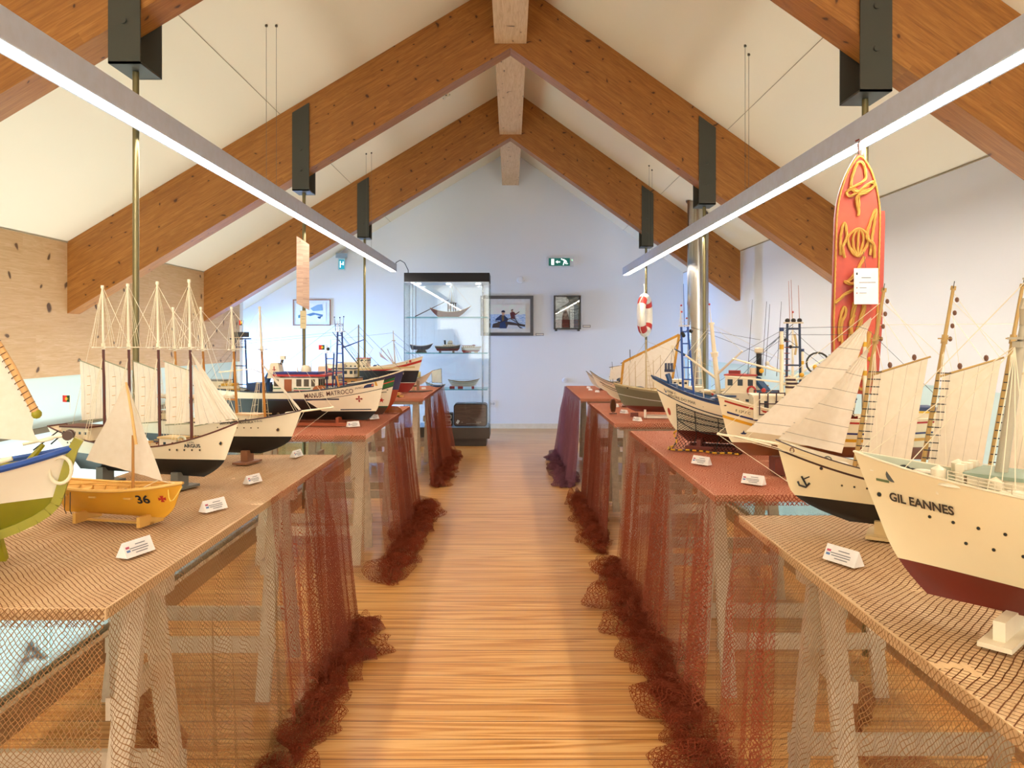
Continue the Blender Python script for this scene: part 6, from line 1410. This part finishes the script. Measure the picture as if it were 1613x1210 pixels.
def rbox(w_, h_, d_, r_, z0=0):
    pts = []
    for cx, cz, a0 in ((w_/2-r_, h_-r_, 0), (-w_/2+r_, h_-r_, 90), (-w_/2+r_, r_, 180), (w_/2-r_, r_, 270)):
        for q in range(5): a = math.radians(a0+22.5*q); pts.append(Vector((cx+r_*math.cos(a), d_/2, z0+cz+r_*math.sin(a))))
    return pts
MB().poly(rbox(.40, .27, .22, .035), .22, (0, -1, 0)).build('cabinet', M('#2c2424', .4), t)
BRN = glulam('radio_veneer', '#4a3428', '#6e4f3c', '#83604a', .01, .4)
MB().poly([p+Vector((0, -.2205, 0)) for p in rbox(.375, .245, .22, .03, .0125)], .004, (0, -1, 0)).build('front_panel', BRN, t)
m = MB()
for x_ in (-.10, .08, .10, .12): MB().cyl((x_, -.113, .05), (x_, -.125, .05), .008, k=12).build('knob', M('#a98f74', .4), t)
MB().box((-.15, -.116, .055), (.03, .002, .045), ry=.5).build('paper_tag', CARD, t, False); MB().box((.03, -.115, .035), (.16, .004, .006)).build('dial_strip', M('#9a8a80', .4), t, False)
MB().box((0, 0, .274), (.12, .10, .008)).build('top_plate', M('#9ab4cc', .4), t, False)
t = thing('old_radio', 'small black radio with cream looped front pattern, bottom left of the display case', 'radio', (CX-.04, CY-.05, .226))
MB().poly(rbox(.20, .155, .14, .012), .14, (0, -1, 0)).build('cabinet', M('#242224', .4), t)
m = MB()
for z_ in (.11, .045):
    m.tube([(x_, -.073, z_+dz_) for x_, dz_ in ((-.085, .022), (.075, .022), (.082, .015), (.082, -.015), (.075, -.022), (-.085, -.022), (-.085, .022))], .006, 6); m.box((-.01, -.073, z_), (.10, .006, .010))
m.build('grille_pattern', CREAM, t)
# ================================================================= THINGS HANGING ON THE RODS
# red boat shaped knot board
t = thing('knot_board', 'red-orange boat shaped board with golden rope knots hanging on the nearest right rod', 'knot board', (1.315, 2.93, 1.06), -.12)
t.rotation_euler = (0, math.radians(1.5), math.radians(-12))
BH = .915
def bw(q):     # half width along the height q 0..1
    return .083*(1-max(0, (q-.70)/.30)**2.3*.86) * (.88+.12*min(1, q/.3))
N = 26; L1 = [Vector((-bw(i/N), -.012, BH*i/N)) for i in range(N+1)]; R1 = [Vector((bw(i/N), -.012, BH*i/N)) for i in range(N+1)]
def redmat():
    q = NT('worn_red_paint'); v = q.coord('Object'); q.base(q.ramp(q.noise(v, 3.5, 4, .6), [(.3, '#9c2a1c'), (.5, '#c2431f'), (.75, '#d35a30')]), .45); return q.m
RM = redmat()
MB().poly(L1+R1[::-1], .024, (0, 1, 0)).build('board', RM, t, False)
MB().poly([p*1.0+Vector((.014, .024, -.0)) for p in L1[:21]]+[p+Vector((.02, .024, 0)) for p in R1[:21][::-1]], .02, (0, 1, 0)).build('back_board', M('#b8432a', .45), t, False)
GR = M('#c99a46', .7)
def rope(par, pts, r, name='rope', tw=True, mat=GR):
    pts = [Vector(p) for p in pts]; P2 = []
    for i in range(len(pts)-1):
        p0, p1, p2, p3 = pts[max(i-1, 0)], pts[i], pts[i+1], pts[min(i+2, len(pts)-1)]
        for k in range(6):
            u = k/6; P2.append(.5*((2*p1)+(p2-p0)*u+(2*p0-5*p1+4*p2-p3)*u*u+(3*p1-p0-3*p2+p3)*u**3))
    P2.append(pts[-1]); m = MB(); s = 0
    Ls = [0]
    for i in range(1, len(P2)): Ls.append(Ls[-1]+(P2[i]-P2[i-1]).length)
    # resample
    n = max(6, int(Ls[-1]/(r*.8))); Q = []; j = 0
    for i in range(n+1):
        l = Ls[-1]*i/n
        while j < len(Ls)-2 and Ls[j+1] < l: j += 1
        Q.append(P2[j].lerp(P2[j+1], (l-Ls[j])/max(1e-9, Ls[j+1]-Ls[j])))
    up = Vector((0, -1, 0)); strands = [[], [], []]
    for i, p in enumerate(Q):
        d = (Q[min(i+1, n)]-Q[max(i-1, 0)]).normalized(); u = up-d*up.dot(d); u = u.normalized() if u.length > 1e-4 else d.orthogonal().normalized(); w_ = d.cross(u)
        for k in range(3): a = i*.8*.35+k*2*PI/3; strands[k].append(p+u*(r*.5*math.cos(a))+w_*(r*.5*math.sin(a)))
    for s_ in strands: m.tube(s_, r*.56, 6)
    return m.build(name, mat, par)
yF = -.018
bd = [Vector((-bw(i/16)*.93, yF, BH*i/16)) for i in range(16)] + [Vector((-.01, yF, BH*.985)), Vector((.01, yF, BH*.985))] + [Vector((bw(i/16)*.93, yF, BH*i/16)) for i in range(15, -1, -1)]
rope(t, bd, .0035, 'border_rope')
def V2(a, b, lift=0): return Vector((a, yF-.003-lift, b))
def knot(pts, r=.005, name='rope_knot'): return rope(t, [V2(*p) for p in pts], r, name)
# top lantern-like knot
knot([(0,.77),(-.03,.80),(-.015,.87),(.0,.885),(.015,.87),(.02,.82),(-.02,.79,.008),(-.045,.77),(-.03,.755,.006),(.02,.79,.01),(.05,.81),(.045,.785),(.0,.765,.01),(0,.72),(0,.68)], .0055)
knot([(-.035,.79),(-.01,.77,.012),(.03,.80,.012),(.052,.80),(.03,.77,.008),(-.01,.75,.01),(-.002,.70)], .005)
for a in range(5): knot([(-.028+.014*a,.56),(-.036+.018*a,.60,.004),(.0,.63,.01),(.036-.018*a,.60,.004),(.028-.014*a,.555),(0,.525,.006),(-.028+.014*a,.56)], .0045)
knot([(-.06,.53),(-.062,.60),(-.05,.655),(-.04,.60),(-.055,.56,.008),(-.045,.52)], .0055); knot([(.045,.53),(.05,.60),(.062,.70),(.05,.68),(.03,.60,.006),(.055,.57,.010),(.06,.52)], .0055)
knot([(.025,.525),(.0,.47),(-.03,.43),(-.045,.43),(-.02,.42,.006),(.01,.43)], .0065); knot([(-.075,.345),(-.04,.38),(.0,.405),(.04,.42),(.06,.41)], .0065)
knot([(-.055,.20),(-.058,.26),(-.045,.33),(-.035,.31),(-.052,.26,.008),(-.045,.18)], .0055); knot([(-.015,.14),(-.018,.22),(-.012,.29),(-.005,.35)], .0085); knot([(-.028,.16),(-.01,.20,.01),(-.02,.27,.008),(-.004,.30)], .006)
knot([(.012,.13),(.004,.21),(.018,.28),(.03,.34)], .0085); knot([(.045,.16),(.05,.24)], .008); knot([(-.06,.02),(-.05,.07),(-.062,.045),(-.045,.02)], .006); knot([(.0,-.0),(.01,.05),(.03,.06),(.045,.03),(.02,.02),(.01,.06,.008),(.02,.10)], .006); knot([(-.065,.05),(-.058,.10),(-.06,.13)], .005)
MB().tube([(0, -.005, BH-.01), (.0, .02, BH+.05), (.01, .035, BH+.06)], .004, 6).build('hanging_cord', M('#4a2a20', .7), t)
MB().tube([(-.01, .02, BH+.06), (.02, .02, BH+.075), (.035, .02, BH+.065)], .003, 6).build('cord_bow', M('#7a2a20', .7), t)
t = thing('information_sheet', 'white information sheet hanging before the red knot board', 'sheet', (1.335, 2.86, 1.40), math.radians(-4))
MB().box((0, 0, .068), (.088, .003, .135)).build('paper', CARD, t, False)
DKT = M('#3a3a3c', .7)
for z_, w_, x_ in ((.100, .034, .0), (.082, .06, .004)): MB().box((x_, -.0019, z_), (w_, .0008, .0022)).build('printed_line', DKT, t, False)
for z_ in (.062, .042): MB().box((-.012, -.0019, z_), (.026, .0008, .0018)).build('printed_line', DKT, t, False); MB().box((-.034, -.0019, z_), (.004, .0008, .004)).build('red_mark', M('#9a2a2a', .6), t, False)
MB().box((-.034, -.0019, .115), (.006, .0008, .009)).build('printed_mark', DKT, t, False)
MB().cyl((0, .001, .134), (-.004, .014, .20), .0008, k=5).build('thread', DKT, t)
# hanging plank and card on the second left rod
t = thing('hanging_plank', 'weathered wooden plank hanging on the second left rod', 'plank', (-1.515, 5.56, 1.49), math.radians(18))
PKM = glulam('weathered_plank', '#8a6a5c', '#b3937c', '#c4a98e', .012, .4, .6)
m = MB().poly([(-.045, -.006, .04), (.045, -.006, -.01), (.045, -.006, .47), (-.045, -.006, .53)], .012, (0, 1, 0)); m.build('plank', PKM, t, False)
MB().cyl((-.02, -.008, .49), (-.02, -.012, .49), .003, k=8).build('nail', DARKSTEEL, t); MB().tube([(-.02, -.008, .49), (-.02, .012, .55), (-.03, .03, .56)], .0015, 5).build('string', DROPE, t)
t = thing('hanging_card', 'small kraft paper card under the weathered plank on the second left rod', 'card', (-1.515, 5.57, 1.345), math.radians(8))
MB().box((0, 0, .066), (.044, .002, .132)).build('card', M('#c6b48a', .7), t, False); MB().box((0, -.0014, .09), (.03, .0006, .002)).box((0, -.0014, .07), (.026, .0006, .002)).box((0, -.0014, .04), (.028, .0006, .002)).build('printed_line', M('#6a5a40', .7), t, False)
# life ring on the farthest right rod
t = thing('life_ring', 'white and red life ring seen edge-on, hanging on the farthest right rod', 'life ring', (1.415, 8.02, 1.52), math.radians(68))
R0, r0 = .185, .045
def ring(a0, a1, mat, name, rr=r0):
    MB().grid(lambda u, v: ((R0+rr*math.cos(2*PI*v))*math.cos(a0+(a1-a0)*u), rr*math.sin(2*PI*v), (R0+rr*math.cos(2*PI*v))*math.sin(a0+(a1-a0)*u)), max(6, int(abs(a1-a0)*9)), 16).build(name, mat, t)
ring(0, 2*PI, WHITE, 'ring_body')
for k in range(4): a = PI/4+k*PI/2; ring(a-.22, a+.22, M('#c8352a', .5), 'red_band', r0*1.03)
MB().tube([((R0+r0+.008)*math.cos(a*PI/24)*(1+.03*math.sin(a)), .01*math.sin(a*.7), (R0+r0+.008)*math.sin(a*PI/24)) for a in range(49)], .004, 6).build('grab_line', ROPE, t)
MB().tube([(0, 0, R0+r0), (.02, .01, R0+r0+.08), (.05, .02, R0+r0+.10)], .004, 6).build('hanging_cord', ROPE, t)
bpy.context.view_layer.update()
